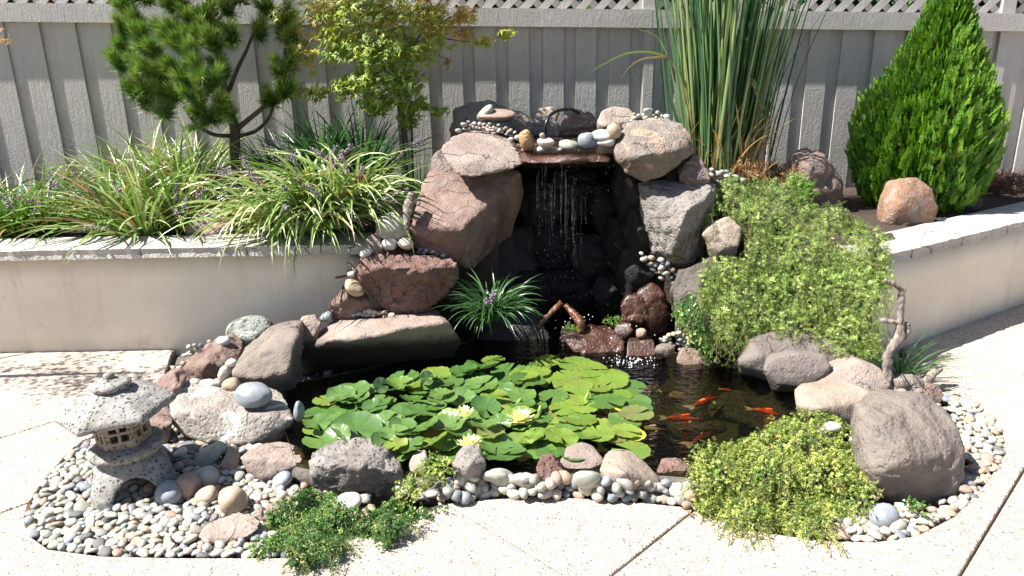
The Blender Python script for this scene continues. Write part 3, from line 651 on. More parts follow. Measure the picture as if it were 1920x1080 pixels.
# left pond edge
rock('tall tan-brown rock with a chipped face left of the pond', [(508, 613, .24), (556, 609, .22), (559, 630, .1), (553, 737, .08), (539, 748, .07), (505, 736, .04), (434, 703, 0), (431, 688, .03), (461, 650, .14), (500, 710, -.04), (541, 698, -.02), (552, 640, .06)], 2.98, 'boulder', t=.2, amp=.012, freq=8, sm=2, div=44)
rock('round red-brown rock between the cream wall and the tall tan rock', [(341, 720, 0), (341, 692, .02), (358, 672, .06), (389, 645, .12), (425, 636, .15), (455, 652, .14), (440, 690, .0), (410, 712, -.02), (368, 718, -.02), (390, 680, -.05)], 3.08, 'red', t=.15, amp=.012, freq=10, pits=.008)
cobble('green-grey speckled boulder beside the cream wall', 470, 624, 84, 54, 3.42, 'green', amp=.10)
rock('broad pale mottled slab at the left pond corner carrying a blue-grey cobble', [(345, 720, .26), (314, 758, .12), (316, 788, .04), (340, 814, 0), (389, 830, -.02), (435, 828, -.02), (472, 833, -.04), (513, 814, .02), (550, 786, .06), (540, 754, .16), (508, 746, .2), (435, 732, .26), (340, 770, .03), (500, 780, .03)], 2.60, 'lichen', t=.14, amp=.010, freq=8, sm=2, div=48)
cobble('smooth oval blue-grey cobble lying on the pale mottled slab', 474, 740, 62, 37, 2.70, 'blue grey', -6)
cobble('glossy dark blue oval stone standing in the water by the pale slab', 561, 772, 18, 42, 2.66, 'blue grey', -5)
cobble('round tan cobble below the chipped tan-brown rock', 434, 722, 30, 28, 2.86, 'tan')
cobble('pale cream cobble leaning on the round red-brown rock', 420, 700, 30, 20, 2.88, 'pale cream', 55)
for k, (a, b, w_, h_, m_) in enumerate([(363, 717, 22, 11, 'pale cream'), (388, 719, 30, 11, 'white'), (409, 717, 17, 13, 'light grey'), (433, 680, 20, 12, 'white'), (418, 639, 24, 14, 'white')]):
    cobble(['small cream pebble left end of the row above the pale slab', 'flat white pebble in the row above the pale slab', 'small grey pebble right end of the row above the pale slab', 'small white pebble between the red-brown and tan rocks', 'white cobble on top of the round red-brown rock'][k], a, b, w_, h_, 2.88 if k < 4 else 3.2, m_, sub=3)
rock('red-brown rock behind the lantern roof', [(286, 722, .02), (300, 704, .06), (326, 700, .06), (338, 722, .0), (330, 748, 0), (310, 756, -.02)], 2.78, 'red', t=.1)
rock('flat pink stone low behind the lantern', [(262, 790, .02), (280, 775, .06), (315, 778, .06), (322, 794, 0), (300, 806, -.01), (270, 804, 0)], 2.58, 'red', t=.06, amp=.006)
rock('pale pink wedge stone behind the flat pinkish slab', [(555, 610, .02), (566, 594, .05), (590, 592, .05), (602, 606, .02), (590, 630, 0), (568, 636, 0)], 3.30, 'pink', t=.06, amp=.006)
cobble('small brown stone between the wedge stone and the tall tan rock', 562, 628, 32, 40, 3.32, 'red', 10)
cobble('pale blue cobble at the left foot of the red triangular rock', 612, 594, 26, 16, 3.42, 'blue grey', 30)
# stones climbing the wall end
cobble('greenish round boulder under the strappy clump beside driftwood', 738, 426, 64, 46, 3.62, 'greenish grey', -10)
rock('pink pointed stone between clump and white cobbles', [(681, 462, 0), (690, 443, .03), (708, 436, .05), (721, 455, .02), (718, 468, 0), (700, 470, -.02)], 3.56, 'pink', t=.08, amp=.005)
cobble('white egg-shaped cobble above the pitted red rock', 731, 457, 28, 21, 3.56, 'white')
cobble('cream dimpled cobble next to the white egg-shaped one', 761, 457, 30, 21, 3.56, 'pale cream')
cobble('white oblong cobble at the end of the left wall coping', 686, 474, 24, 16, 3.52, 'white', 35)
rock('small tan block at the end of the left wall', [(648, 508, 0), (652, 480, .03), (680, 486, .03), (678, 498, 0), (668, 510, -.01)], 3.52, 'tan', t=.08, amp=.004)
cobble('cream pebble under the small tan block', 658, 515, 16, 11, 3.48, 'white')
cobble('tan and orange rounded stone on the red triangular rock', 664, 540, 42, 24, 3.42, 'tan', -40)
# front rim
FR = [
 ('flat pinkish rock at the front left of the pond', [(448, 857, 0), (462, 846, .06), (484, 842, .1), (530, 841, .1), (574, 854, .06), (566, 868, 0), (541, 876, -.01), (505, 895, -.03), (488, 900, -.03), (464, 882, -.02)], 2.40, 'pink', dict(t=.08, amp=.006)),
 ('long dark grey pitted rock at the front edge of the pond', [(573, 862, .04), (583, 845, .1), (661, 836, .12), (709, 841, .1), (752, 866, .06), (758, 902, 0), (709, 920, -.02), (637, 917, -.02), (584, 893, 0), (600, 872, -.03), (680, 872, -.05), (740, 884, -.03)], 2.30, 'grey', dict(t=.1, amp=.011, freq=11, pits=.012, div=46)),
 ('small pink triangular rock left of the flat pinkish rock', [(411, 872, 0), (430, 839, .04), (443, 856, .03), (441, 882, 0), (422, 884, 0)], 2.40, 'pink', dict(t=.05, amp=.004)),
 ('small brown rock right of the long pitted rock', [(767, 868, .03), (774, 853, .06), (798, 850, .06), (804, 870, .02), (796, 890, 0), (772, 890, 0)], 2.32, 'pink', dict(t=.06, amp=.005)),
 ('rounded dark grey rock in front of the yellow lily', [(848, 868, .02), (863, 850, .06), (901, 845, .06), (911, 868, .02), (902, 893, 0), (873, 908, -.02), (850, 894, 0), (880, 872, -.04)], 2.24, 'grey', dict(t=.08, amp=.006, freq=12)),
 ('pinkish pitted rock in the middle of the front stone rim', [(1003, 880, 0), (1010, 866, .03), (1040, 862, .05), (1052, 880, .03), (1064, 892, 0), (1058, 904, -.01), (1020, 900, -.02)], 2.24, 'redpit', dict(t=.07, amp=.006, freq=16, pits=.006)),
 ('low tan dome-shaped rock at the waterline of the front rim', [(1048, 868, 0), (1062, 848, .04), (1095, 841, .06), (1122, 850, .04), (1136, 866, .02), (1110, 880, -.02), (1070, 882, -.02)], 2.34, 'pink', dict(t=.08, amp=.003, sm=16)),
 ('large smooth beige dome rock in the front rim', [(1122, 880, 0), (1135, 864, .05), (1165, 857, .08), (1200, 866, .08), (1238, 896, .03), (1240, 912, 0), (1190, 918, -.03), (1140, 905, -.03), (1170, 885, -.05)], 2.22, 'tan', dict(t=.1, amp=.003, sm=22)),
 ('reddish pitted rock at the right end of the front rim', [(1230, 892, .02), (1240, 874, .05), (1275, 868, .06), (1296, 880, .04), (1296, 905, 0), (1260, 914, -.01)], 2.26, 'redpit', dict(t=.07, amp=.008, freq=14)),
]
for lab, pts, y, m_, kw in FR: rock(lab, pts, y, m_, **kw)
cobble('squared pale grey cobble in the front rim below the big lily pad', 936, 895, 54, 30, 2.24, 'greenish grey', -8, .6, amp=.24)
cobble('pale oblong cobble in the front rim left of the pinkish pitted rock', 992, 900, 52, 26, 2.22, 'light grey', -25, .6, amp=.24)
cobble('round flat beige cobble in the front rim left of the beige dome rock', 1101, 900, 50, 42, 2.20, 'greenish grey', 0, .5, amp=.16)
# right bank
rock('big grey-brown boulder standing at the right front of the pond', [(1613, 768, .16), (1664, 743, .26), (1731, 737, .28), (1766, 762, .22), (1800, 823, .1), (1808, 896, .06), (1788, 947, .04), (1753, 961, .02), (1676, 942, 0), (1620, 902, .03), (1607, 873, .04), (1611, 818, .08), (1640, 890, -.03), (1700, 860, -.05), (1770, 850, -.0), (1640, 800, .02)], 2.20, 'bigboulder', t=.15, amp=.024, freq=6.5, sm=10, div=54, pits=.006)
rock('tan rounded rock beside the big grey-brown boulder', [(1491, 758, 0), (1514, 737, .06), (1570, 731, .1), (1631, 734, .1), (1655, 746, .06), (1614, 798, -.02), (1587, 806, -.03), (1514, 782, -.02), (1540, 765, -.06)], 2.66, 'tan', t=.15, amp=.004, sm=14, div=40)
rock('pinkish dome rock in front of the upright driftwood', [(1524, 730, 0), (1570, 696, .06), (1614, 677, .1), (1653, 689, .08), (1672, 723, .02), (1654, 745, -.02), (1590, 742, -.05)], 2.86, 'pink', t=.15, amp=.006, sm=12, div=38)
rock('grey two-lobed boulder at the waterline under the creeper', [(1384, 680, .04), (1409, 645, .08), (1459, 617, .16), (1514, 617, .18), (1548, 640, .12), (1600, 668, .06), (1556, 702, 0), (1514, 728, -.04), (1448, 714, -.02), (1420, 668, -.0)], 3.02, 'boulderdark', t=.2, amp=.012, freq=8, sm=9, div=44)
rock('oval lobe of grey stone resting on the waterline boulder', [(1430, 690, 0), (1445, 672, .03), (1490, 664, .04), (1550, 668, .04), (1560, 690, 0), (1515, 726, -.03), (1460, 718, -.03)], 2.93, 'boulderdark', t=.1, amp=.007, sm=5)
rock('pale tan rock poking out of the upper creeper', [(1315, 440, 0), (1335, 418, .05), (1370, 405, .08), (1390, 425, .05), (1385, 460, 0), (1345, 474, -.02)], 3.50, 'tan', t=.1, amp=.008)
rock('dark mossy sloping rock under the hanging creeper', [(1262, 545, .1), (1290, 505, .15), (1335, 480, .18), (1400, 510, .12), (1410, 620, 0), (1392, 668, -.03), (1340, 660, -.03), (1300, 640, 0), (1268, 600, .05), (1330, 560, .0)], 3.34, 'dark', t=.2, amp=.014, freq=9, pits=.01, div=44)
rock('fractured brown standing stone near the fence', [(1481, 287, .02), (1514, 274, .05), (1550, 288, .05), (1562, 310, .02), (1581, 340, .02), (1584, 388, 0), (1530, 398, -.02), (1490, 390, 0), (1486, 325, 0), (1520, 320, -.06)], 4.30, 'frac', t=.12, amp=.022, freq=9, sm=1, pits=.012)
rock('rust-orange and grey rounded boulder in front of the conical shrub', [(1654, 416, 0), (1660, 385, .03), (1680, 336, .08), (1720, 329, .1), (1751, 355, .06), (1763, 390, .03), (1750, 422, 0), (1710, 433, -.02), (1670, 428, -.02), (1690, 380, -.05)], 3.98, 'rust', t=.16, amp=.008, freq=8, sm=9)
cobble('small grey rock by the dry plant at the right fence', 1850, 345, 46, 40, 4.95, 'grey')
cobble('dark stone behind the right coping under the conical shrub', 1815, 385, 40, 34, 4.4, 'dark')
# ring round the upper pool
rock('dark speckled rock at the back left of the upper pool', [(844, 245, 0), (850, 208, .05), (880, 190, .1), (920, 188, .1), (960, 205, .06), (955, 245, 0), (890, 252, -.05)], 4.45, 'boulder', t=.2, amp=.014, freq=10, pits=.012)
rock('pinkish rock behind the stacked flat stones of the upper pool', [(930, 240, 0), (945, 205, .05), (975, 206, .06), (1005, 225, .02), (1010, 245, 0)], 4.60, 'pink', t=.15, amp=.010)
rock('small tan rock with a dark hole behind the black hose', [(1003, 226, 0), (1010, 205, .03), (1035, 200, .04), (1048, 210, .02), (1040, 232, 0)], 4.66, 'tan', t=.1, amp=.008)
rock('grey wet rock under the hose of the upper pool', [(995, 250, 0), (1000, 226, .03), (1035, 218, .03), (1052, 235, .02), (1048, 255, 0)], 4.58, 'grey', t=.1, amp=.01)
rock('brown rough rock at the back of the upper pool', [(1045, 245, 0), (1058, 215, .04), (1080, 205, .06), (1110, 212, .04), (1128, 232, 0), (1120, 250, 0)], 4.60, 'frac', t=.12, amp=.012, freq=12, pits=.008)
rock('pinkish-red flat rock overhanging the right of the upper pool', [(1119, 230, 0), (1128, 210, .05), (1150, 200, .1), (1180, 204, .1), (1198, 222, .05), (1190, 245, 0), (1130, 236, -.04)], 4.35, 'pink', t=.15, amp=.008)
for k, (a, b, w_, h_, m_, an) in enumerate([(911, 212, 38, 18, 'greenish grey', 40), (932, 215, 68, 15, 'pinkish', 0), (932, 228, 60, 11, 'dark grey', -3), (930, 239, 56, 10, 'pinkish', 2)]):
    cobble(['green-grey cobble leaning on the stacked flat stones', 'top reddish flat stone of the stack by the upper pool', 'middle dark flat stone of the stack by the upper pool', 'bottom brown flat stone of the stack by the upper pool'][k], a, b, w_, h_, 4.28, m_, an, sub=3)
cobble('orange rough stone standing on the left of the waterfall lip', 987, 264, 26, 40, 3.86, 'orange', 15)
rock('wet red-brown ledge stone forming the lip of the waterfall', [(962, 306, .1), (985, 287, .16), (1050, 283, .2), (1142, 284, .2), (1160, 294, .1), (1138, 304, 0), (1085, 298, -.03), (1060, 306, -.02), (1015, 300, .02), (1000, 306, 0)], 3.66, 'wet', t=.9, amp=.016, freq=11, drop=.05, shrink=.9, div=60)
LIP = [('small white round pebble on the lip under the cream cobble', 1014, 281, 14, 11, 'white'), ('cream cobble on the left of the waterfall lip', 1023, 267, 31, 15, 'pale cream'), ('small tan pebble above the cream lip cobble', 1017, 254, 10, 9, 'tan'), ('pale green-grey oval cobble in the middle of the lip', 1066, 272, 37, 16, 'greenish grey'),
       ('upright blue-grey cobble with leaf shadow on the lip', 1101, 264, 33, 31, 'blue grey'), ('long white cobble at the back right of the lip', 1127, 254, 40, 18, 'white'), ('white oval cobble at the front right of the lip', 1135, 265, 38, 17, 'white'), ('yellowish pointed cobble against the rust-stained boulder', 1151, 246, 26, 28, 'tan'),
       ('small orange pebble at the lip edge', 1085, 282, 10, 8, 'tan'), ('tiny white pebble at the lip edge', 1048, 281, 13, 7, 'white')]
for lab, a, b, w_, h_, m_ in LIP: cobble(lab, a, b, w_, h_, 3.80, m_, RNG.uniform(-12, 12), sub=3)
for k, (a, b, w_, h_, y) in enumerate([(1010, 380, 90, 80, 4.1), (1080, 350, 110, 70, 4.2), (1150, 390, 90, 90, 4.1), (1040, 460, 110, 80, 4.05), (1120, 480, 110, 80, 4.0), (1060, 540, 120, 60, 3.95), (1150, 545, 80, 60, 3.85), (1000, 540, 70, 60, 3.9)]):
    rock('wet shade-blackened rock in the back wall of the grotto, %s' % ['upper left', 'upper middle', 'upper right', 'middle left', 'middle right', 'at the foot in the middle', 'at the foot on the right', 'at the foot on the left'][k], [(a - w_ / 2, b, 0), (a - w_ / 3, b - h_ / 2, .03), (a + w_ / 4, b - h_ / 2, .05), (a + w_ / 2, b + h_ * .1, 0), (a + w_ / 4, b + h_ / 2, 0), (a - w_ / 4, b + h_ / 2, -.02), (a, b, -.06)], y, 'wetshadeblack', t=.15, amp=.016, freq=9)
# wet stones at the foot of the fall
rock('tall wet dark red stone at the foot of the waterfall', [(1195, 545, .06), (1225, 530, .08), (1248, 548, .06), (1259, 590, .03), (1250, 622, 0), (1225, 624, -.01), (1205, 590, -.03)], 3.58, 'wet', t=.12, amp=.01, freq=12)
rock('round wet dark stone left of the tall wet stone', [(1163, 575, .02), (1175, 555, .05), (1205, 552, .05), (1216, 580, .02), (1205, 606, 0), (1172, 600, 0)], 3.55, 'wet', t=.1, amp=.01, freq=14)
rock('broad wet red slab in front of the splash pool', [(1075, 660, -.03), (1050, 630, .03), (1110, 614, .1), (1150, 618, .1), (1172, 640, .04), (1172, 664, -.02), (1120, 672, -.04)], 3.42, 'wet', t=.12, amp=.008, freq=12, drop=.06)
rock('square wet red stone with a fallen maple leaf', [(1176, 668, -.02), (1176, 640, .04), (1226, 636, .05), (1231, 660, 0), (1226, 672, -.02)], 3.36, 'wet', t=.08, amp=.005, drop=.06)
rock('small wet stone behind the broad wet slab', [(1148, 630, 0), (1155, 610, .03), (1180, 606, .03), (1188, 620, 0), (1172, 634, -.01)], 3.52, 'wet', t=.06, amp=.006)
rock('mossy wet stone left of the broad wet slab', [(1048, 640, 0), (1050, 618, .04), (1085, 620, .04), (1092, 634, 0), (1070, 642, -.02)], 3.50, 'wet', t=.07, amp=.006)
rock('low brown stone at the waterline under the mossy rock', [(1268, 676, 0), (1280, 656, .04), (1310, 658, .04), (1338, 680, 0), (1320, 690, -.02), (1285, 688, -.02)], 3.24, 'red', t=.08, amp=.006)
cobble('pinkish grey wet cobble above the leaf stone', 1202, 625, 20, 18, 3.44, 'pinkish')
cobble('wet grey stone right of the leaf stone', 1246, 657, 34, 24, 3.32, 'boulder')
rock('dark wet rock under the right grotto wall', [(1195, 500, .05), (1220, 480, .1), (1260, 490, .08), (1275, 520, .04), (1250, 548, 0), (1210, 545, 0)], 3.72, 'wetshadedark', t=.12, amp=.012)
rock('wet dark rock at the left foot of the grotto behind the strappy plant', [(900, 670, 0), (890, 600, .1), (930, 560, .15), (1000, 580, .1), (1040, 640, .03), (1030, 672, 0), (960, 676, -.03)], 3.56, 'wetshadedark', t=.2, amp=.014, drop=.06)
rock('dark inner rock on the left side of the grotto', [(880, 500, .1), (940, 420, .2), (1000, 420, .3), (1010, 520, .2), (960, 600, .1), (885, 590, .05)], 3.78, 'wetshadedark', t=.4, amp=.015)
for k, (a, b, w_, h_, y) in enumerate([(1185, 350, 70, 90, 3.80), (1200, 430, 60, 90, 3.74), (1195, 510, 70, 90, 3.72), (1165, 460, 70, 110, 3.92)]):
    rock('wet shade-blackened rock lining the right side of the grotto, %s' % ['under the lip', 'behind the pitted grey boulder', 'at the bottom', 'deepest of the four'][k], [(a - w_ / 2, b, .05), (a - w_ / 3, b - h_ / 2, .06), (a + w_ / 4, b - h_ / 2, .05), (a + w_ / 2, b + h_ * .1, 0), (a + w_ / 4, b + h_ / 2, 0), (a - w_ / 4, b + h_ / 2, .02), (a, b, -.04)], y, 'wetshadeblack', t=.25, amp=.016, freq=9)
rock('brown speckled rock beside the pebble rivulet', [(1258, 545, 0), (1275, 508, .05), (1300, 502, .06), (1318, 520, .04), (1310, 555, 0), (1280, 570, 0)], 3.46, 'dark', t=.1, amp=.01)
# bigger stones inside the lantern bed
BEDST = [('yellow egg-shaped cobble in the lantern bed', 437, 938, 48, 50, 'tan', 35), ('speckled round grey cobble in the lantern bed', 387, 896, 42, 38, 'light grey', 20), ('round brown cobble beside the lantern shadow', 353, 912, 40, 46, 'pinkish', 0), ('dark blue-grey round cobble at the lantern foot', 318, 926, 46, 40, 'blue grey', 0),
         ('log-shaped brown-grey cobble behind the lantern bed', 385, 860, 96, 24, 'greenish grey', 34), ('dark grey upright oval cobble right of the lantern roof', 313, 820, 30, 34, 'dark grey', 20), ('pale blue oblong cobble right of the lantern plate', 311, 844, 32, 18, 'blue grey', 0), ('tan cobble left of the yellow egg-shaped cobble', 388, 930, 40, 30, 'tan', 20),
         ('blue-grey oval cobble between the pink rock and green plant', 529, 900, 40, 24, 'blue grey', 25), ('white rounded cobble below the long pitted rock', 654, 941, 50, 22, 'white', 4), ('grey-brown cobble under the lantern roof shade', 340, 850, 60, 26, 'dark grey', 10), ('grey angular cobble at the foot of the big boulder', 1657, 970, 46, 40, 'blue grey', -10), ('pale cobble right of the angular grey cobble', 1679, 985, 32, 24, 'pale cream', 0),
         ('oval grey cobble below the lantern eave', 302, 776, 26, 22, 'light grey', 40)]
for lab, a, b, w_, h_, m_, an in BEDST:
    g = G(a, b + h_ * .35, 0.0); cobble(lab, a, b, w_, h_, g[1] + .015, m_, an, sub=3)
rock('flat pale pink stone lying in the lantern pebbles', [(371, 1000, 0), (385, 982, .04), (440, 972, .06), (490, 976, .05), (486, 992, 0), (460, 1008, -.02), (440, 1018, -.02), (380, 1016, -.02)], 2.02, 'pink', t=.05, amp=.006, drop=.04)
rock('small brick-red stone beside the green ground cover', [(491, 972, 0), (500, 952, .03), (524, 944, .04), (530, 960, .01), (518, 976, 0)], 2.09, 'red', t=.04, amp=.004)
rock('small brown stone in the lantern pebbles next to the brick-red stone', [(468, 968, 0), (476, 958, .02), (490, 960, .02), (494, 976, 0), (480, 978, 0)], 2.10, 'pink', t=.03, amp=.003)

# ------------------------------------------------------------------ pebbles
PGEO = {}
def peb_mesh(col, k):
    if (col, k) not in PGEO:
        V, F = pebble_shape(2, k * 1.7 + .3, .24); me = mesh('pebble', V, F); me.materials.append(MP[col]); PGEO[(col, k)] = me
    return PGEO[(col, k)]
COLS = list(PEB); WTS = np.array([.22, .2, .1, .1, .2, .06, .05, .07]); WTS /= WTS.sum()
PTS = []   # loc, size, colour, area name
def dart(poly, pt, rmin, n, tries=9000, area='', size=(.014, .026), wts=WTS, flat=.55, zj=.006):
    a = np.array(poly, float); lo, hi = a.min(0), a.max(0); acc = []; cnt = 0
    for _ in range(tries):
        q = RNG.uniform(lo, hi)
        if not inpoly(q[0], q[1], poly): continue
        s = RNG.uniform(*size) * (1.35 if RNG.random() < .12 else 1); p = pt(q[0], q[1])
        if acc:
            A = np.array([x[0] for x in acc]); S_ = np.array([x[1] for x in acc])
            if (np.linalg.norm((A - p), axis=1) < rmin * (S_ + s)).any(): continue
        acc.append((p, s)); cnt += 1
        PTS.append((p + np.array([0, 0, RNG.uniform(-zj, zj)]), s, COLS[RNG.choice(len(COLS), p=wts)], area, flat))
        if cnt >= n: break
PXLB = [(176, 812), (262, 745), (300, 800), (320, 850), (345, 905), (420, 880), (450, 890), (500, 905), (560, 915), (560, 960), (500, 985), (545, 1040), (340, 1042), (200, 1038), (100, 1026), (60, 1000), (52, 970), (60, 945), (90, 900), (135, 850)]
dart(PXLB, lambda a, b: G(a, b, -.002), .72, 720, 24000, 'lantern bed', (.012, .021))
dart([(300, 830), (420, 830), (470, 840), (450, 900), (330, 900), (295, 860)], lambda a, b: G(a, b, .01), .75, 60, 3000, 'lantern bed')
rim = [(840, 938), (900, 930), (1010, 926), (1150, 932), (1295, 946), (1296, 905), (1240, 905), (1130, 900), (1070, 895), (1000, 896), (915, 890), (842, 900)]
rimy = idw([(840, 938, 2.17), (1010, 926, 2.20), (1150, 932, 2.18), (1295, 946, 2.14), (1296, 900, 2.22), (1240, 905, 2.22), (1070, 895, 2.24), (915, 890, 2.25), (842, 900, 2.23)])
dart(rim, lambda a, b: P(a, b, rimy(a, b)), .66, 150, 14000, 'front rim', (.017, .027), flat=.8, zj=.001, wts=np.array([.18, .2, .16, .14, .16, .07, .06, .03]))
PXRB = [(1540, 1008), (1640, 1012), (1720, 1000), (1790, 964), (1848, 905), (1884, 850), (1876, 802), (1828, 755), (1770, 742), (1800, 800), (1812, 880), (1795, 950), (1740, 968), (1650, 950), (1600, 940), (1545, 980)]
dart(PXRB, lambda a, b: G(a, b, -.001), .72, 380, 15000, 'right bed', (.012, .021), wts=np.array([.32, .14, .08, .2, .08, .1, .02, .06]))
dart([(760, 890), (845, 905), (840, 935), (770, 930), (740, 915)], lambda a, b: G(a, b, .01), .75, 25, 1500, 'front rim')
dart([(320, 820), (420, 832), (560, 840), (560, 850), (440, 850), (330, 850)], lambda a, b: G(a, b, .03), .75, 40, 1500, 'slab foot', (.012, .02))
def flat_at(y): return (lambda a, b: P(a, b, y)) if y > 0 else (lambda a, b: G(a, b, y))
for poly, y, n, ar, sz in [([(850, 247), (875, 228), (960, 240), (968, 256), (940, 250), (880, 242)], 4.05, 50, 'upper pool', (.010, .018)), ([(1178, 235), (1190, 212), (1225, 205), (1255, 222), (1235, 236)], 3.98, 40, 'rust-stained boulder', (.010, .022)), ([(955, 262), (975, 258), (985, 282), (978, 292)], 3.86, 8, 'upper pool', (.013, .02)),
        ([(1328, 340), (1335, 318), (1370, 322), (1400, 340), (1360, 350)], 4.0, 18, 'creeper top', (.014, .026)), ([(780, 472), (790, 462), (860, 472), (856, 482)], 3.62, 12, 'red rocks', (.010, .018)), ([(660, 590), (690, 580), (740, 590), (735, 596)], 3.42, 12, 'red rocks', (.010, .018)),
        ([(1200, 470), (1255, 495), (1300, 540), (1290, 555), (1250, 530), (1215, 500)], 3.62, 26, 'rivulet', (.012, .022)), ([(1236, 640), (1262, 618), (1290, 630), (1292, 655), (1262, 652)], 3.34, 20, 'rivulet', (.010, .016)), ([(345, 668), (350, 650), (400, 640), (420, 640), (380, 665)], 3.45, 16, 'red rocks', (.010, .018)),
        ([(570, 500), (640, 455), (680, 470), (640, 480)], 3.72, 14, 'coping end', (.010, .018)), ([(1300, 740), (1320, 738), (1320, 744), (1302, 746)], 2.8, 0, '', (.01, .02)), ([(1770, 745), (1800, 735), (1830, 760), (1800, 775)], -.004, 18, 'right bed', (.014, .022)), ([(1560, 690), (1590, 690), (1590, 710), (1560, 710)], 2.95, 4, 'right bed', (.012, .02)), ([(1510, 800), (1600, 800), (1612, 830), (1600, 840)], 2.46, 3, 'right bed', (.014, .022))]:
    if n: dart(poly, flat_at(y), .72, n, 2500, ar, sz, flat=.7)
AREA = {'lantern bed': 'in the bed around the stone lantern', 'front rim': 'in the stone rim along the front of the pond', 'right bed': 'in the bed round the big grey-brown boulder', 'slab foot': 'at the foot of the pale mottled slab', 'upper pool': 'on the rocks round the upper pool', 'rust-stained boulder': 'on top of the rust-stained boulder',
        'creeper top': 'beside the reeds above the creeper', 'red rocks': 'tucked between the red rocks on the left', 'rivulet': 'by the wet rocks right of the splash pool', 'coping end': 'at the end of the left wall coping'}
LANDM = [('the stone lantern', 215, 880), ('the yellow egg-shaped cobble', 437, 938), ('the speckled round cobble', 387, 896), ('the dark blue-grey cobble', 318, 926), ('the log-shaped cobble', 385, 860), ('the pale pink flat stone', 430, 995), ('the brick-red stone', 511, 960), ('the flat pinkish front rock', 510, 868),
  ('the long pitted rock', 665, 880), ('the rounded dark grey rock', 880, 876), ('the squared pale cobble', 936, 895), ('the pinkish pitted rock', 1033, 882), ('the round beige cobble', 1101, 900), ('the beige dome rock', 1182, 888), ('the reddish pitted rock', 1264, 890), ('the big boulder', 1705, 850), ('the angular grey cobble', 1657, 970), ('the yellow-green ground cover', 1540, 985), ('the driftwood root', 1735, 725),
  ('the pale mottled slab', 430, 775), ('the leaf-shadowed top rock', 905, 285), ('the stacked flat stones', 935, 228), ('the rust-stained boulder', 1225, 275), ('the reeds', 1350, 300), ('the pitted red rock', 760, 530), ('the tall wet stone', 1228, 578), ('the wet leaf stone', 1203, 655), ('the red-brown round rock', 400, 678), ('the coir tuft', 62, 970), ('the green ground cover', 610, 985)]
def project(p):
    v = np.asarray(p) - CC; return 960 + FPX * (v @ CR) / (v @ CF), 540 - FPX * (v @ CU) / (v @ CF)
USED = {}
def peb_label(p, s, col, ar):
    x, y = project(p); best = None
    size = 'large' if s > .0255 else ('tiny' if s < .0165 else ('mid-sized' if s > .020 else 'small'))
    for nm, a, b in sorted(LANDM, key=lambda q: (q[1] - x) ** 2 + 1.5 * (q[2] - y) ** 2)[:6]:
        dx, dy = x - a, (y - b) * 1.3; far = math.hypot(dx, dy); h = ('close ' if far < 55 else '') + (('right of' if dx > 0 else 'left of') if abs(dx) > 1.8 * abs(dy) else ('in front of' if dy > 0 else 'behind') if abs(dy) > 1.8 * abs(dx) else (('front ' if dy > 0 else 'back ') + ('right of' if dx > 0 else 'left of')))
        lab = '%s smooth %s pebble lying %s %s' % (size, col, h, nm); best = best or lab
        if lab not in USED: USED[lab] = 1; return lab
    return best
def peb_xf(p, s, fl):
    a = RNG.uniform(0, 6.28); ti = RNG.normal(0, .28, 2)
    R = Matrix.Rotation(a, 3, 'Z') @ Matrix.Rotation(ti[0], 3, 'X') @ Matrix.Rotation(ti[1], 3, 'Y')
    return np.array(R), np.array([s * RNG.uniform(1, 1.35), s * RNG.uniform(.78, 1.), s * fl * RNG.uniform(.8, 1.2)])
vis = [(i, p[1] / np.linalg.norm(p[0] - CC)) for i, p in enumerate(PTS)]
vis.sort(key=lambda q: -q[1]); top = {i for i, _ in vis[:298]}
rest = {}
for i, (p, s, col, ar, fl) in enumerate(PTS):
    R, sc = peb_xf(p, s, fl)
    if i in top:
        o = link('pebble', peb_mesh(col, int(RNG.integers(5))), loc=p, label=peb_label(p, s, col, ar), cat='pebble', group='river pebbles ' + AREA[ar])
        o.rotation_euler = Matrix(R.tolist()).to_euler(); o.scale = sc
    else: rest.setdefault(col, []).append((p, R * sc[None, :]))
bufs = []; n0 = 0
VV = []; FF = []; MI = []
for mi, (col, lst) in enumerate(rest.items()):
    V, F = pebble_shape(2, mi * 2.3, .16)
    for p, A in lst: VV.append(V @ A.T + p); FF.append(F + n0); n0 += len(V); MI.append(np.full(len(F), mi))
# lower layer that closes the gaps of the beds
for poly, pt, n in ((PXLB, lambda a, b: G(a, b, -.020), 1100), (PXRB, lambda a, b: G(a, b, -.020), 600)):
    V, F = IC[1]
    for q in in_poly_pts(poly, n):
        p = pt(*q); R, sc = peb_xf(p, RNG.uniform(.013, .022), .6); VV.append(V @ (R * sc[None, :]).T + p); FF.append(F + n0); n0 += len(V); MI.append(np.full(len(F), RNG.integers(len(rest))))
V, F = IC[1]; wq = in_poly_pts(BED, 2600); ok = ~inpoly(wq[:, 0], wq[:, 1], WAT) & (wq[:, 1] < 3.55)
for q in wq[ok]:
    p = np.array([q[0], q[1], -.022]); R, sc = peb_xf(p, RNG.uniform(.014, .023), .6); VV.append(V @ (R * sc[None, :]).T + p); FF.append(F + n0); n0 += len(V); MI.append(np.full(len(F), RNG.integers(len(rest))))
me = mesh('pebbles', np.vstack(VV), np.vstack(FF))
for col in rest: me.materials.append(MP[col])
me.polygons.foreach_set('material_index', np.concatenate(MI).astype(np.int32))
link('river_pebbles', me, label='lower layer of mixed pale river pebbles filling the stone beds', cat='pebbles', kind='stuff')
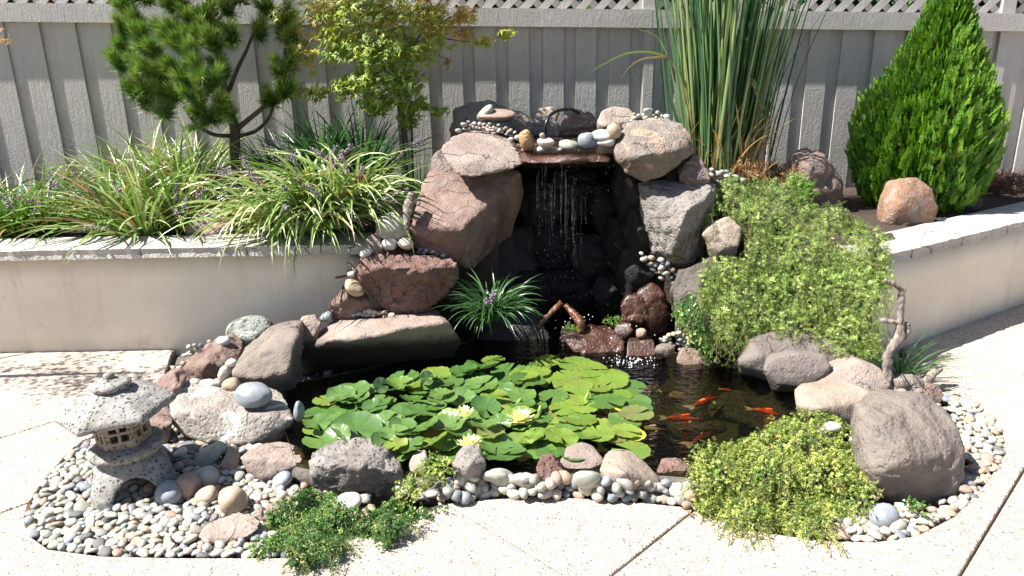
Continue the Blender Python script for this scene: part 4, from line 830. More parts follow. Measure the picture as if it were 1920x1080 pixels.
# mortar ridge under the front rim stones
rp = np.array([P(a, b, y) for a, b, y in ((560, 880, 2.42), (660, 890, 2.36), (760, 890, 2.32), (842, 905, 2.27), (915, 897, 2.285), (1010, 895, 2.29), (1100, 895, 2.28), (1200, 900, 2.27), (1296, 908, 2.26), (1400, 900, 2.28), (1500, 860, 2.38), (1560, 820, 2.5))]); rp[:, 2] = -.01
V, F, T = tube(curve_pts(rp, 6), .052, 10); V[:, 2] = np.maximum(V[:, 2], -.08)
link('mortar_rim', mesh('mortar_rim', V, [F, T]), MAT['mortar'], kind='structure')

# ------------------------------------------------------------------ upper pool, waterfall, hose
V = [G(a, b, .985) for a, b in ((985, 287), (1150, 287), (1170, 262), (1140, 240), (1000, 240), (965, 262))]
link('upper_pool_water', mesh('upper_pool_water', V, np.array([[0, 1, 2, 3, 4, 5]])), MAT['water'], kind='structure')
fl = Buf()
for k in range(20):
    px = 1000 + 130 * RNG.beta(1.6, 2.0); a = P(px, 300, 3.62); z = a[2] - RNG.uniform(0, .25); ln = RNG.uniform(.06, .45); y = a[1] + RNG.uniform(0, .06)
    n = 14; zs = np.linspace(z, z - ln, n); pts = np.array([[a[0] + .006 * noise.noise((k * 3.1, q * 14, 0)), y - .05 * (a[2] - q) , q] for q in zs])
    rd = .0005 + .0024 * np.abs(np.array([noise.noise((k, q * 30, 4)) for q in zs]))
    V, F, T = tube(pts, rd, 5); fl.add(V, F, 0); 
for k in range(10):
    px = 1000 + 110 * RNG.beta(1.5, 1.8); a = P(px, 299, 3.62); z0 = a[2] - RNG.uniform(-.01, .22); ln = RNG.uniform(.08, .34); wd = RNG.uniform(.002, .009); m = 16; V = []
    for q in range(m):
        z = z0 - ln * q / (m - 1); hw = wd * (.35 + .65 * abs(noise.noise((k * 2.3, z * 22, 1)))) * math.sin(math.pi * min(1, (q + .6) / m)) ; x = a[0] + .008 * noise.noise((k, z * 8, 2)); y = a[1] - .05 * (a[2] - z) + .01 * noise.noise((k, z * 12, 7))
        for u in (-1, -.4, .3, 1): V.append((x + u * hw, y + .004 * noise.noise((k + u * 3, z * 40, 3)) - .003 * (1 - u * u), z))
    fl.add(V, np.array([[i * 4 + j, i * 4 + j + 1, i * 4 + j + 5, i * 4 + j + 4] for i in range(m - 1) for j in range(3)]), 0)
V8 = np.array([[1, 0, 0], [-1, 0, 0], [0, 1, 0], [0, -1, 0], [0, 0, 1.6], [0, 0, -1.6]]); F8 = np.array([[0, 2, 4], [2, 1, 4], [1, 3, 4], [3, 0, 4], [2, 0, 5], [1, 2, 5], [3, 1, 5], [0, 3, 5]])
n = 160; pp = np.array([P(1000 + 160 * RNG.beta(2, 2), RNG.uniform(310, 600), 3.62 + RNG.uniform(-.04, .1)) for _ in range(n)])
inst(fl, V8, F8, frames(np.tile([0, 0, 1.], (n, 1))) * RNG.uniform(.001, .0035, (n, 1, 1)), pp, np.zeros(n))
n = 150; pp = np.array([G(1180 + 55 * RNG.normal(0, .5), 678 + 10 * RNG.normal(0, .6), WZ + .002) if i < 90 else P(1040 + 190 * RNG.random(), 590 + 60 * RNG.random(), 3.5) for i in range(n)])
fo = Buf(); inst(fo, IC[1][0], IC[1][1], np.tile(np.eye(3), (n, 1, 1)) * RNG.uniform(.0012, .0042, (n, 1, 1)), pp, np.zeros(n)); link('foam', fo.mesh('foam'), simple('white_foam', (.7, .72, .75), .3, (.6, .62, .65), 30, 0), label='white foam and splash bubbles where the fall meets the pond', cat='foam', kind='stuff')
link('waterfall', fl.mesh('waterfall'), MAT['fall'], label='thin streams of water falling in front of the dark grotto', cat='waterfall', kind='stuff')
hp = [P(1022, 252, 4.3), P(1024, 232, 4.3), P(1032, 216, 4.34), P(1048, 207, 4.4), P(1072, 205, 4.5), P(1085, 212, 4.6)]
V, F, T = tube(curve_pts(hp, 8), .010, 10)
link('water_hose', mesh('water_hose', V, [F, T]), MAT['rubber'], label='black hose arching into the upper pool', cat='hose')
# ceiling and back of the grotto: liner
bx = box_mesh('grotto_roof', .30, 4.40, .90, (.5, 0, 0), (0, .42, 0), (0, 0, .025), .01)
link('grotto_roof', bx, MAT['liner'], kind='structure')
V = []
for i, x in enumerate(np.linspace(-.12, .74, 16)):
    for j, z in enumerate(np.linspace(-.1, .93, 12)):
        V.append((x, 4.42 - .5 * abs((x - .31) / .43) ** 3 + .05 * noise.noise((x * 6, z * 6, 0)), z))
link('grotto_back', mesh('grotto_back', V, np.array([[i * 12 + j, (i + 1) * 12 + j, (i + 1) * 12 + j + 1, i * 12 + j + 1] for i in range(15) for j in range(11)])), MAT['liner'], kind='structure')

# ------------------------------------------------------------------ stone lantern
LX, LY = -1.375, 2.355
lan = empty('stone_lantern', (LX, LY, -.02), label='small pitted grey stone pagoda lantern standing in pebbles', cat='lantern')
lan.scale = (1, 1, .92); lan.rotation_euler = (0, -.05, 0)
rotL = math.radians(-100)
def finish(me, vox, sm, amp, freq, name, z=0, par=lan):
    me = remesh(me, vox, sm); rough(me, amp, freq, 0., 1.3); me.materials.clear(); return link(name, me, MAT['lantern'], par, (0, 0, z))
def lathe_bm(prof, n=24, sq=None, rot=0.):
    bm = bmesh.new(); rings = []
    for r, z in prof:
        rg = []
        for k in range(n):
            a = rot + 2 * math.pi * k / n
            rr = r if sq is None else r / (abs(math.cos(a - rot)) ** sq + abs(math.sin(a - rot)) ** sq) ** (1 / sq)
            rg.append(bm.verts.new((rr * math.cos(a), rr * math.sin(a), z)))
        rings.append(rg)
    for i in range(len(rings) - 1):
        for k in range(n): bm.faces.new((rings[i][k], rings[i][(k + 1) % n], rings[i + 1][(k + 1) % n], rings[i + 1][k]))
    bm.faces.new(rings[0][::-1]); bm.faces.new(rings[-1]); bmesh.ops.recalc_face_normals(bm, faces=bm.faces); return bm
def to_me(bm, name='m'):
    me = bpy.data.meshes.new(name); bm.to_mesh(me); bm.free(); return me
def boolean(a, cutters):
    o = bpy.data.objects.new('a', a); COL.objects.link(o); cs = []
    for cme in cutters:
        c_ = bpy.data.objects.new('c', cme); COL.objects.link(c_); cs.append(c_); md = o.modifiers.new('b', 'BOOLEAN'); md.object = c_; md.operation = 'DIFFERENCE'; md.solver = 'EXACT'
    r = evaluated(o)
    for q in cs + [o]: bpy.data.objects.remove(q)
    return r
base = to_me(lathe_bm([(.152, 0), (.146, .05), (.130, .095), (.108, .135), (.090, .158), (.085, .175)], 40, 3.2, math.radians(28)))
cuts = []
for k in range(2):
    bm = bmesh.new(); ang = math.radians(28 + 90 * k); ca, sa = math.cos(ang), math.sin(ang); prof = []
    for i in range(17):
        t = math.pi * i / 16; prof.append((.076 * math.cos(t), .108 * math.sin(t) ** .8))
    prof = [(.076, -.1)] + prof + [(-.076, -.1)]
    r0 = [bm.verts.new((-.3 * ca - u * sa, -.3 * sa + u * ca, z)) for u, z in prof]; r1 = [bm.verts.new((.3 * ca - u * sa, .3 * sa + u * ca, z)) for u, z in prof]
    m = len(prof)
    for i in range(m): bm.faces.new((r0[i], r0[(i + 1) % m], r1[(i + 1) % m], r1[i]))
    bm.faces.new(r0[::-1]); bm.faces.new(r1); bmesh.ops.recalc_face_normals(bm, faces=bm.faces); cuts.append(to_me(bm))
finish(boolean(base, cuts), .0055, 3, .003, 40, 'arched_base')
finish(to_me(lathe_bm([(.100, .166), (.124, .175), (.130, .192), (.120, .208), (.095, .214)], 40)), .0055, 2, .003, 40, 'round_plate')
hx = to_me(lathe_bm([(.091, .210), (.091, .345)], 6, None, rotL)); cuts = []
for k in range(6):
    a = rotL + math.radians(30 + 60 * k)
    for u in (-.0165, .0165):
        for z in (.258, .298):
            d = np.array([math.cos(a), math.sin(a), 0]); s_ = np.array([-d[1], d[0], 0]); c_ = d * .066 + s_ * u + np.array([0, 0, z])
            cuts.append(box_mesh('w', *c_, d * .03, s_ * .0118, (0, 0, .0145), 0))
jm = bmesh.new()
for cme in cuts: jm.from_mesh(cme)
hx = boolean(hx, [to_me(jm)])
hx.materials.clear(); house = link('lantern_house', hx, MAT['lantern_house'], lan, (0, 0, 0))
rf = lathe_bm([(.165, .336), (.192, .338), (.196, .352), (.188, .366), (.125, .405), (.06, .432), (.03, .436)], 6, None, rotL)
finish(to_me(rf), .006, 1, .003, 30, 'roof')
finish(to_me(lathe_bm([(.040, .428), (.060, .436), (.066, .448), (.058, .460), (.030, .470), (.014, .473), (.018, .482), (.016, .492), (.006, .498)], 28)), .0045, 1, .002, 50, 'roof_finial')

# ------------------------------------------------------------------ water lilies
PAD = [(1184, 844, 68, 0, 1), (1080, 682, 66, 0, 1), (1100, 692, 74, 0, 1), (1145, 705, 66, 0, 1), (1180, 725, 62, 0, 1), (1190, 752, 60, 0, 1), (1176, 772, 62, 0, 2), (1172, 788, 60, 0, 0), (1186, 814, 48, 0, 2), (1137, 753, 68, 1, 0), (1094, 762, 56, 1, 1), (1088, 786, 62, 1, 1), (1052, 774, 46, 0, 3), (1037, 743, 56, 1, 1), (1023, 794, 62, 0, 1), (1029, 847, 52, 1, 0), (1100, 812, 62, 1, 0), (1053, 819, 62, 2, 1), (1084, 725, 52, 1, 1), (1125, 729, 40, 1, 1), (1064, 705, 54, 0, 1), (992, 697, 54, 1, 0), (952, 699, 64, 1, 0), (990, 713, 66, 2, 0), (903, 723, 60, 2, 0), (948, 729, 32, 2, 0), (897, 746, 52, 2, 0), (927, 743, 54, 2, 0), (978, 742, 54, 2, 0), (942, 852, 86, 3, 0), (982, 821, 74, 2, 0), (972, 784, 78, 2, 0), (1027, 676, 50, 0, 1), (870, 697, 54, 2, 0),
       (613, 750, 50, 1, 1), (609, 786, 60, 1, 0), (603, 824, 66, 1, 0), (668, 806, 92, 3, 0), (700, 756, 62, 2, 0), (674, 776, 76, 1, 0), (723, 792, 60, 2, 0), (755, 800, 50, 3, 0), (794, 803, 64, 3, 0), (772, 750, 44, 3, 0), (819, 766, 42, 3, 0), (865, 747, 50, 3, 0), (713, 723, 30, 5, 0), (800, 709, 27, 5, 0), (863, 698, 40, 3, 0), (743, 730, 42, 3, 0), (788, 731, 46, 2, 0), (845, 717, 48, 2, 0), (886, 721, 44, 2, 0), (810, 829, 60, 3, 0), (772, 835, 48, 3, 0), (743, 835, 42, 3, 0), (719, 829, 46, 3, 0), (590, 804, 42, 0, 1), (841, 786, 50, 3, 0), (835, 833, 46, 2, 0), (648, 750, 42, 3, 0), (682, 735, 52, 2, 0), (1160, 740, 50, 0, 1), (1130, 800, 64, 0, 1), (1150, 815, 60, 0, 3), (910, 765, 56, 3, 0), (905, 800, 56, 4, 0), (920, 815, 50, 4, 3), (1010, 815, 52, 2, 0), (1000, 760, 50, 1, 0), (925, 675, 44, 1, 0), (830, 740, 46, 3, 0), (640, 770, 54, 1, 0), (760, 775, 60, 2, 0), (700, 815, 56, 1, 0), (860, 815, 50, 3, 0)]
lily = empty('water_lily', (*G(900, 780, WZ)[:2], WZ), label='large water lily with floating green pads and pale yellow flowers on the pond', cat='water lily')
l0 = np.array(lily.location)
padpoly = [(578, 800), (590, 750), (690, 722), (830, 690), (960, 684), (1060, 672), (1180, 715), (1205, 760), (1200, 810), (1140, 850), (1000, 860), (800, 850), (620, 845)]
for q in in_poly_pts(padpoly, 260):
    if len(PAD) > 150: break
    if min((q[0] - p[0]) ** 2 + (2.1 * (q[1] - p[1])) ** 2 for p in PAD) > 17 ** 2: PAD.append((q[0], q[1], RNG.uniform(44, 66), int(RNG.integers(0, 4)) if q[0] < 1000 else int(RNG.integers(0, 2)), (1 if RNG.random() < .75 else 3) if q[0] > 1010 else 0))
def pad_mesh(r, seed, wav, fold, mat):
    n = 30; V = [(0, 0, 0)]; rings = (.3, .62, .88, 1.0); g = math.radians(RNG.uniform(5, 14))
    for q in rings:
        for k in range(n + 1):
            a = g + (2 * math.pi - 2 * g) * k / n; e = 1 + .035 * noise.noise((math.cos(a) * 2, math.sin(a) * 2, seed)) + (.02 * noise.noise((a * 9, seed, 1)))
            if seed % 5 == 0: e += .04 * max(0, noise.noise((a * 3, seed, 8)))
            x, y = q * r * e * math.cos(a), q * r * e * math.sin(a)
            z = r * wav * (q ** 2) * noise.noise((math.cos(a) * 1.3, math.sin(a) * 1.3, seed * 2.1)) * .9 + r * fold * .5 * (abs(y) / r) ** 1.5 + .014 * q ** 4 * r / .1 * (wav * 2) + .002 * math.sin(a * 14) * q
            V.append((x, y, z))
    F = []; T = [[0, 1 + k, 2 + k] for k in range(n)]
    for i in range(3):
        b = 1 + i * (n + 1)
        for k in range(n): F.append([b + k, b + n + 1 + k, b + n + 2 + k, b + k + 1])
    me = mesh('lily_pad', V, [np.array(F), np.array(T)]); me.materials.append(MPAD[mat]); return me
PADXY = []
for i, (a, b, wd, lev, mt) in enumerate(PAD):
    if mt < 2 and RNG.random() < (.12 if a < 990 else .3): mt = 1 - mt
    z = WZ + .006 + .013 * min(lev, 4) + RNG.uniform(0, .005) + (.03 if lev == 5 else 0); p = G(a, b, z); r = wd * .5 * np.linalg.norm(p - CC) / FPX * 1.03
    me = pad_mesh(r, i + .5, [.03, .10, .22, .36, .5, .3][lev], [0, 0.03, .13, .32, .8, .25][lev] * RNG.uniform(.3, 1.2), mt)
    o = link('lily_pad', me, None, lily, p - l0)
    ti = [.02, .08, .17, .28, .42, 1.0][lev]; o.rotation_euler = (RNG.normal(0, ti * .6) + (ti if lev == 5 else 0), RNG.normal(0, ti * .6), RNG.uniform(0, 6.28) if lev < 3 else RNG.normal(-1.57, .9))
    if lev == 5: o.rotation_euler = (1.0, RNG.normal(0, .2), RNG.normal(0, .3))
def petal_t(nseg=5):
    V = []; s = np.linspace(0, 1, nseg + 1)
    for q in s:
        w_ = .16 * math.sin(math.pi * min(1, q * .86 + .09)) ** .8 + .004
        for u in (-1, 0, 1): V.append((q, u * w_, .10 * q * q - .05 * (1 - abs(u)) * math.sin(math.pi * q)))
    F = [[i * 3 + j, i * 3 + j + 1, i * 3 + 4 + j, i * 3 + 3 + j] for i in range(nseg) for j in (0, 1)]
    return np.array(V), np.array(F), np.repeat(s, 3)
PV, PF, PT = petal_t()
for (a, b, wd, op, lab) in ((870, 782, 44, .75, 'half-open pale lemon lily flower on the left'), (976, 789, 52, .45, 'wide open pale lemon lily flower in the middle'), (880, 836, 46, .5, 'yellow-centred lily flower near the front rim')):
    z = WZ + .05; p = G(a, b, z); r = wd * .55 * np.linalg.norm(p - CC) / FPX; fb = link('flower', None, None, lily, p - l0) if False else None
    fe = bpy.data.objects.new('flower', None); COL.objects.link(fe); fe.parent = lily; fe.location = p - l0; fe['label'] = lab
    for rg, (np_, el, sc) in enumerate(((9, .25, 1.), (9, .65, .92), (7, 1.02, .75))):
        for k in range(np_):
            an = 2 * math.pi * (k + .5 * rg) / np_ + RNG.normal(0, .08); e = el + (op - .45) * .9 + RNG.normal(0, .06)
            ce, se = math.cos(e), math.sin(e); R1 = np.array([[ce, 0, -se], [0, 1, 0], [se, 0, ce]]); R2 = np.array([[math.cos(an), -math.sin(an), 0], [math.sin(an), math.cos(an), 0], [0, 0, 1]])
            me = mesh('petal', (PV * r * sc) @ R1.T @ R2.T, PF, PT * .9 + .1); me.materials.append(MAT['petal']); link('petal', me, None, fe)
    cb = Buf(); n = 40; d = unit(np.stack([RNG.normal(0, .5, n), RNG.normal(0, .5, n), np.ones(n)], -1))
    inst(cb, V8 * np.array([.18, .18, 1]), F8, frames(d) * r * .22, d * r * .18, np.full(n, 0.)); link('stamens', cb.mesh('stamens'), MAT['petal'], fe, kind='stuff')
for a, b, an in ((1100, 745, .4), (972, 755, .5), (1012, 770, .2)):
    p = G(a, b, WZ + .03); me = mesh('flower_bud', IC[2][0] * np.array([.009, .009, .024]), IC[2][1], np.full(len(IC[2][0]), .6)); me.materials.append(MAT['creeper'])
    o = link('flower_bud', me, None, lily, p - l0); o.rotation_euler = (RNG.normal(0, .3), an, 0)

# ------------------------------------------------------------------ fish
KM = {'orange': koi_mat('orange_scales', (.80, .085, .008), (.85, .12, .012), .5), 'patch': koi_mat('red_white_scales', (.85, .10, .02), (.8, .72, .62), .58), 'pale': koi_mat('cream_scales', (.75, .58, .42), (.62, .30, .12), .57), 'deep': koi_mat('dark_red_scales', (.40, .06, .02), (.06, .03, .02), .48), 'tan': koi_mat('tan_scales', (.48, .30, .14), (.3, .17, .07), .5)}
FIN = simple('pale_fin', (.62, .52, .45), .4, (.7, .62, .55), 40, 0)
def koi(label, px, py, lpx, ang, mat, depth):
    z = WZ - depth; p = G(px, py, z); lpx *= 1.12; d1 = G(px + lpx * .5 * math.cos(math.radians(ang)), py - lpx * .5 * math.sin(math.radians(ang)), z); d0 = 2 * p - d1
    Ln = np.linalg.norm(d1 - d0); hd = math.atan2(d1[1] - d0[1], d1[0] - d0[0])
    root = empty('koi', p, label=label, cat='fish', group='goldfish swimming in the pond'); root.rotation_euler = (0, 0, hd)
    n = 16; V = []; s = np.linspace(0, 1, n); bend = RNG.normal(0, .06)
    for i, q in enumerate(s):
        x = (q - .5) * Ln; w_ = .112 * Ln * (math.sin(math.pi * min(1, .08 + q * .98) ** .72) ** .75 if q < .999 else .1) * (1 if q > .18 else .55 + .45 * q / .18); yb = bend * Ln * math.cos(q * 3.2)
        for k in range(10):
            a = 2 * math.pi * k / 10; V.append((x, yb + w_ * .8 * math.cos(a), w_ * .95 * math.sin(a)))
    F = [[i * 10 + k, i * 10 + (k + 1) % 10, (i + 1) * 10 + (k + 1) % 10, (i + 1) * 10 + k] for i in range(n - 1) for k in range(10)]
    link('body', mesh('body', V, [np.array(F), ]), KM[mat], root)
    y0 = bend * Ln
    def fin(name, pts, m):
        c = np.array(pts) * Ln; N_ = len(c); VV = np.vstack([c, c + np.array([0, 0, .004 * Ln])])
        F = [[i, (i + 1) % N_, (i + 1) % N_ + N_, i + N_] for i in range(N_)]; link(name, mesh(name, VV, [np.array(F), np.array([list(range(N_))[::-1], [i + N_ for i in range(N_)]])], smooth=False), m, root)
    fin('tail_fin', [(-.47, bend, 0), (-.6, bend + .13, .02), (-.78, bend + .17, .02), (-.68, bend + .02, 0), (-.78, bend - .13, .01), (-.6, bend - .11, 0)], FIN)
    fin('side_fin', [(.2, .08, -.02), (.1, .22, -.03), (.02, .22, -.03), (.1, .08, -.02)], FIN); fin('side_fin', [(.2, -.08, -.02), (.1, -.08, -.02), (.02, -.22, -.03), (.1, -.22, -.03)], FIN)
    c = [(-.1, 0, .1), (.16, 0, .115), (.1, .008, .16), (-.12, .01, .14)]
    fin('back_fin', c, KM[mat])
    return root
koi('bright orange goldfish in the middle of the open water', 1284, 785, 56, 3, 'orange', .015)
koi('red and white goldfish angled upward behind the orange one', 1326, 752, 44, 24, 'patch', .016)
koi('bright orange goldfish at the right beside the tan rock', 1440, 773, 52, -5, 'orange', .015)
koi('cream and orange goldfish next to the yellowed lily pad', 1223, 804, 46, 2, 'pale', .014)
koi('dark red mottled goldfish deep in front of the yellow-green ground cover', 1324, 818, 52, 24, 'deep', .028)
koi('small red goldfish at the back of the open water', 1364, 731, 20, -10, 'orange', .022)
koi('tan goldfish by the right edge of the lily pads', 1223, 732, 32, 58, 'tan', .025)
for k, (a, b, w_, h_) in enumerate(((1400, 770, 120, 34), (1300, 800, 100, 24), (1270, 745, 26, 16))):
    g = G(a, b, WZ - .10); cobble(['broad algae-green stone under the clear water', 'second algae-green stone under the orange goldfish', 'small pale stone under the water by the lily pads'][k], a, b, w_, h_, g[1], ['dark', 'dark', 'pinkish'][k], -8, sub=4, amp=.42, name='submerged_stone')

# ------------------------------------------------------------------ plants
def strap_clump(label, bases, n, L_, wd, mat, lean=(.1, .9), droop=(.6, 1.7), spread=.07, spikes=0, tint=(.1, 1.), cat='plant', sp_len=.46, name='strappy_plant', front=0.):
    c0 = np.mean(np.array(bases), 0); root = empty(name, c0, label=label, cat=cat); b = Buf(); sp = Buf()
    for bs in bases:
        az = RNG.uniform(0, 2 * math.pi, n); le = RNG.uniform(*lean, n) ** 1.0; Ls = L_ * RNG.uniform(.6, 1.1, n); dr = RNG.uniform(*droop, n)
        if front:
            m = RNG.random(n) < front; az[m] = RNG.normal(-math.pi / 2, .8, m.sum())
        base = np.array(bs) - c0 + np.stack([np.cos(az) * spread * RNG.random(n), np.sin(az) * spread * RNG.random(n), np.zeros(n)], -1)
        tt = np.clip(RNG.beta(2.2, 2, n) * (tint[1] - tint[0]) + tint[0], 0, 1); old = RNG.random(n) < .07
        if mat == 'liriope': tt[old] = RNG.uniform(0, .1, old.sum())
        ribbons(b, base, az, le, Ls, dr, wd * RNG.uniform(.75, 1.2, n), 9, tt)
        for k in range(spikes):
            a = RNG.normal(-1.57, .9); C = ribbons(sp, (np.array(bs) - c0)[None], np.array([a]), np.array([RNG.uniform(.35, 1.05)]), np.array([sp_len * RNG.uniform(.8, 1.25)]), np.array([RNG.uniform(.1, .6)]), np.array([.004]), 10, np.array([.1]))[0]
            m = 46; q = RNG.uniform(6.2, 9.9, m); i0 = q.astype(int); fr = (q - i0)[:, None]; pp = C[i0] * (1 - fr) + C[np.minimum(i0 + 1, 10)] * fr
            pp = pp + RNG.normal(0, .0055, (m, 3)); inst(sp, V8, F8, frames(RNG.normal(size=(m, 3))) * RNG.uniform(.003, .0055, (m, 1, 1)), pp, RNG.random(m))
    link('leaves', b.mesh('leaves'), MAT[mat], root, kind='stuff')
    if spikes: link('flower_spikes', sp.mesh('flower_spikes'), MAT['spike'], root, kind='stuff')
    return root
def Bp(px, py, y, z): p = P(px, py, y); return (p[0], y, z)
strap_clump('green strappy clump at the far left end of the wall', [Bp(20, 380, 4.02, .5), Bp(70, 380, 4.15, .5), Bp(-60, 380, 4.05, .5)], 110, .52, .018, 'liriope', spikes=4, tint=(.12, .8))
strap_clump('wide sunlit strappy clump with purple flower spikes in front of the pine', [Bp(205, 390, 4.05, .52), Bp(265, 390, 3.98, .52), Bp(330, 390, 4.1, .52), Bp(230, 360, 4.35, .54), Bp(330, 360, 4.35, .58), Bp(280, 350, 4.5, .62), Bp(370, 350, 4.5, .64)], 115, .58, .020, 'liriope', spikes=4, tint=(.28, 1.1), spread=.09, lean=(.05, 1.0), droop=(.5, 1.7))
strap_clump('dark green strappy clump in shade behind the front clump', [Bp(540, 330, 4.35, .58), Bp(610, 320, 4.4, .68), Bp(680, 320, 4.35, .68)], 170, .58, .018, 'liriope_dark', spikes=3, tint=(0, 1), lean=(.03, .75), droop=(.4, 1.4))
strap_clump('arching strappy clump spilling over the coping left of the red block', [Bp(520, 420, 3.82, .57), Bp(575, 420, 3.78, .6), Bp(630, 410, 3.80, .62), Bp(600, 390, 4.0, .66), Bp(670, 390, 3.9, .64)], 125, .58, .019, 'liriope', spikes=4, tint=(.3, 1.1), front=.5, lean=(.1, 1.0), droop=(1.1, 2.4))
strap_clump('dark strappy plant with purple flowers growing beside the grotto', [Bp(915, 600, 3.42, .22), Bp(930, 600, 3.44, .22)], 110, .30, .011, 'liriope_dark', spikes=1, tint=(.3, 1), lean=(.1, .9), droop=(.9, 2.0), sp_len=.3, front=.3, spread=.05)
strap_clump('small strappy tuft behind the upright driftwood', [Bp(1690, 680, 3.12, .03)], 60, .27, .008, 'liriope_dark', spikes=0, tint=(.3, 1), lean=(.2, 1.2), droop=(.3, 1.0))
strap_clump('thin rush stems left of the red block', [Bp(775, 350, 4.1, .6), Bp(790, 350, 4.1, .6)], 22, .42, .006, 'liriope_dark', lean=(0, .2), droop=(0, .3))

rock('pinkish wedge rock on the soil between the two sunlit clumps', [(343, 430, 0), (365, 405, .03), (400, 388, .06), (425, 392, .06), (430, 432, 0), (390, 440, -.02)], 3.86, 'pink', t=.1, amp=.005)
# reeds
rb = Buf(); bb = np.array(Bp(1345, 310, 4.45, .62)); rr = empty('reed_clump', bb, label='tall green reeds with dry tan bases in front of the fence', cat='plant')
n = 250; base = np.stack([RNG.normal(0, .085, n), RNG.normal(0, .07, n), np.zeros(n)], -1); az = np.arctan2(base[:, 1] * .7 + RNG.normal(0, .05, n), base[:, 0] + RNG.normal(0, .05, n))
ribbons(rb, base, az, np.abs(RNG.normal(.03, .04, n)) + np.hypot(base[:, 0], base[:, 1]) * .33, RNG.uniform(1.2, 2.4, n), np.abs(RNG.normal(0, .2, n)), RNG.uniform(.012, .023, n), 14, np.clip(RNG.normal(.66, .24, n), .28, 1), fold=.5)
n = 120; base = np.stack([RNG.normal(.05, .11, n), RNG.normal(-.07, .06, n), np.zeros(n)], -1); az = RNG.uniform(0, 6.28, n)
ribbons(rb, base, az, RNG.uniform(0, .3, n), RNG.uniform(.25, .6, n), RNG.uniform(0, 1.2, n), RNG.uniform(.012, .026, n), 8, RNG.uniform(0, .14, n), fold=.6)
def path_blade(ctrl, w_, t):
    p = curve_pts(ctrl, 7) - bb; n = len(p); s_ = np.linspace(0, 1, n); d = np.gradient(p, axis=0); sd = unit(np.cross(d, np.tile([.15, 1., .35], (n, 1)))); hw = (w_ * .5 * (.6 + .4 * np.minimum(1, s_ * 4)) * (1 - s_ ** 3) + .0006)[:, None]
    V = np.stack([p - sd * hw, p + np.array([0, .003, 0]), p + sd * hw], 1).reshape(-1, 3); F = [[i * 3 + j, i * 3 + j + 1, i * 3 + j + 4, i * 3 + j + 3] for i in range(n - 1) for j in (0, 1)]; rb.add(V, np.array(F), np.full(len(V), t))
for ctrl, w_, t in (([(1300, 300), (1285, 210), (1268, 130), (1235, 102), (1180, 100), (1130, 122), (1098, 142)], .017, .95), ([(1305, 300), (1290, 200), (1262, 118), (1225, 108), (1190, 118), (1162, 148)], .012, .1), ([(1290, 300), (1270, 190), (1240, 80), (1190, 52)], .012, .95), ([(1375, 300), (1395, 200), (1408, 155), (1420, 180), (1432, 230), (1437, 290)], .015, .12), ([(1370, 300), (1390, 180), (1410, 148), (1430, 190), (1440, 240)], .014, .95),
                    ([(1432, 310), (1440, 240), (1450, 190), (1462, 130)], .012, .6), ([(1440, 310), (1448, 250), (1462, 200), (1478, 170)], .010, .5), ([(1380, 300), (1410, 240), (1440, 130), (1500, -20)], .016, .6), ([(1300, 300), (1262, 200), (1250, 110), (1236, 0)], .018, .6), ([(1395, 300), (1420, 220), (1425, 262), (1428, 275)], .010, .08), ([(1360, 300), (1390, 225), (1405, 205)], .010, .1)):
    path_blade([P(a, b, 4.36) for a, b in ctrl], w_, t)
link('blades', rb.mesh('blades'), MAT['reed'], rr, kind='stuff')

# pine
pb = np.array(Bp(440, 300, 4.4, .56)); pine = empty('pine_tree', pb, label='small dark green pine with bristly needle tufts and bare lower trunk', cat='tree')
tr = [pb, P(441, 285, 4.4), P(440, 240, 4.4), P(425, 195, 4.42), P(412, 120, 4.4), P(405, 40, 4.42), P(395, -60, 4.45), P(385, -200, 4.5)]
V, F, T = tube(curve_pts(tr, 8) - pb, np.linspace(.034, .014, 57), 10); link('trunk', mesh('trunk', V, [F, T]), MAT['bark'], pine)
bru = []
def branch(ctrl, r0, r1):
    p = curve_pts(ctrl, 6) - pb; V, F, T = tube(p, np.linspace(r0, r1, len(p)), 7); link('branch', mesh('branch', V, [F, T]), MAT['bark'], pine)
branch([P(440, 245, 4.4), P(465, 225, 4.38), P(500, 195, 4.36), P(525, 160, 4.35), P(535, 90, 4.4)], .017, .008)
branch([P(440, 258, 4.4), P(480, 245, 4.42), P(505, 220, 4.4), P(512, 190, 4.4)], .013, .007)
branch([P(438, 255, 4.4), P(400, 252, 4.3), P(368, 232, 4.25), P(345, 200, 4.2)], .013, .008)
branch([P(422, 190, 4.42), P(445, 130, 4.44), P(462, 95, 4.46), P(480, 50, 4.48)], .014, .007)
branch([P(418, 160, 4.4), P(380, 130, 4.3), P(330, 120, 4.2), P(270, 130, 4.2)], .016, .007)
branch([P(410, 100, 4.4), P(350, 70, 4.35), P(290, 50, 4.3), P(240, 40, 4.3)], .015, .007)
branch([P(405, 40, 4.4), P(350, 10, 4.4), P(290, -40, 4.4)], .013, .006)
branch([P(403, 40, 4.4), P(450, 0, 4.45), P(520, -40, 4.5)], .013, .006)
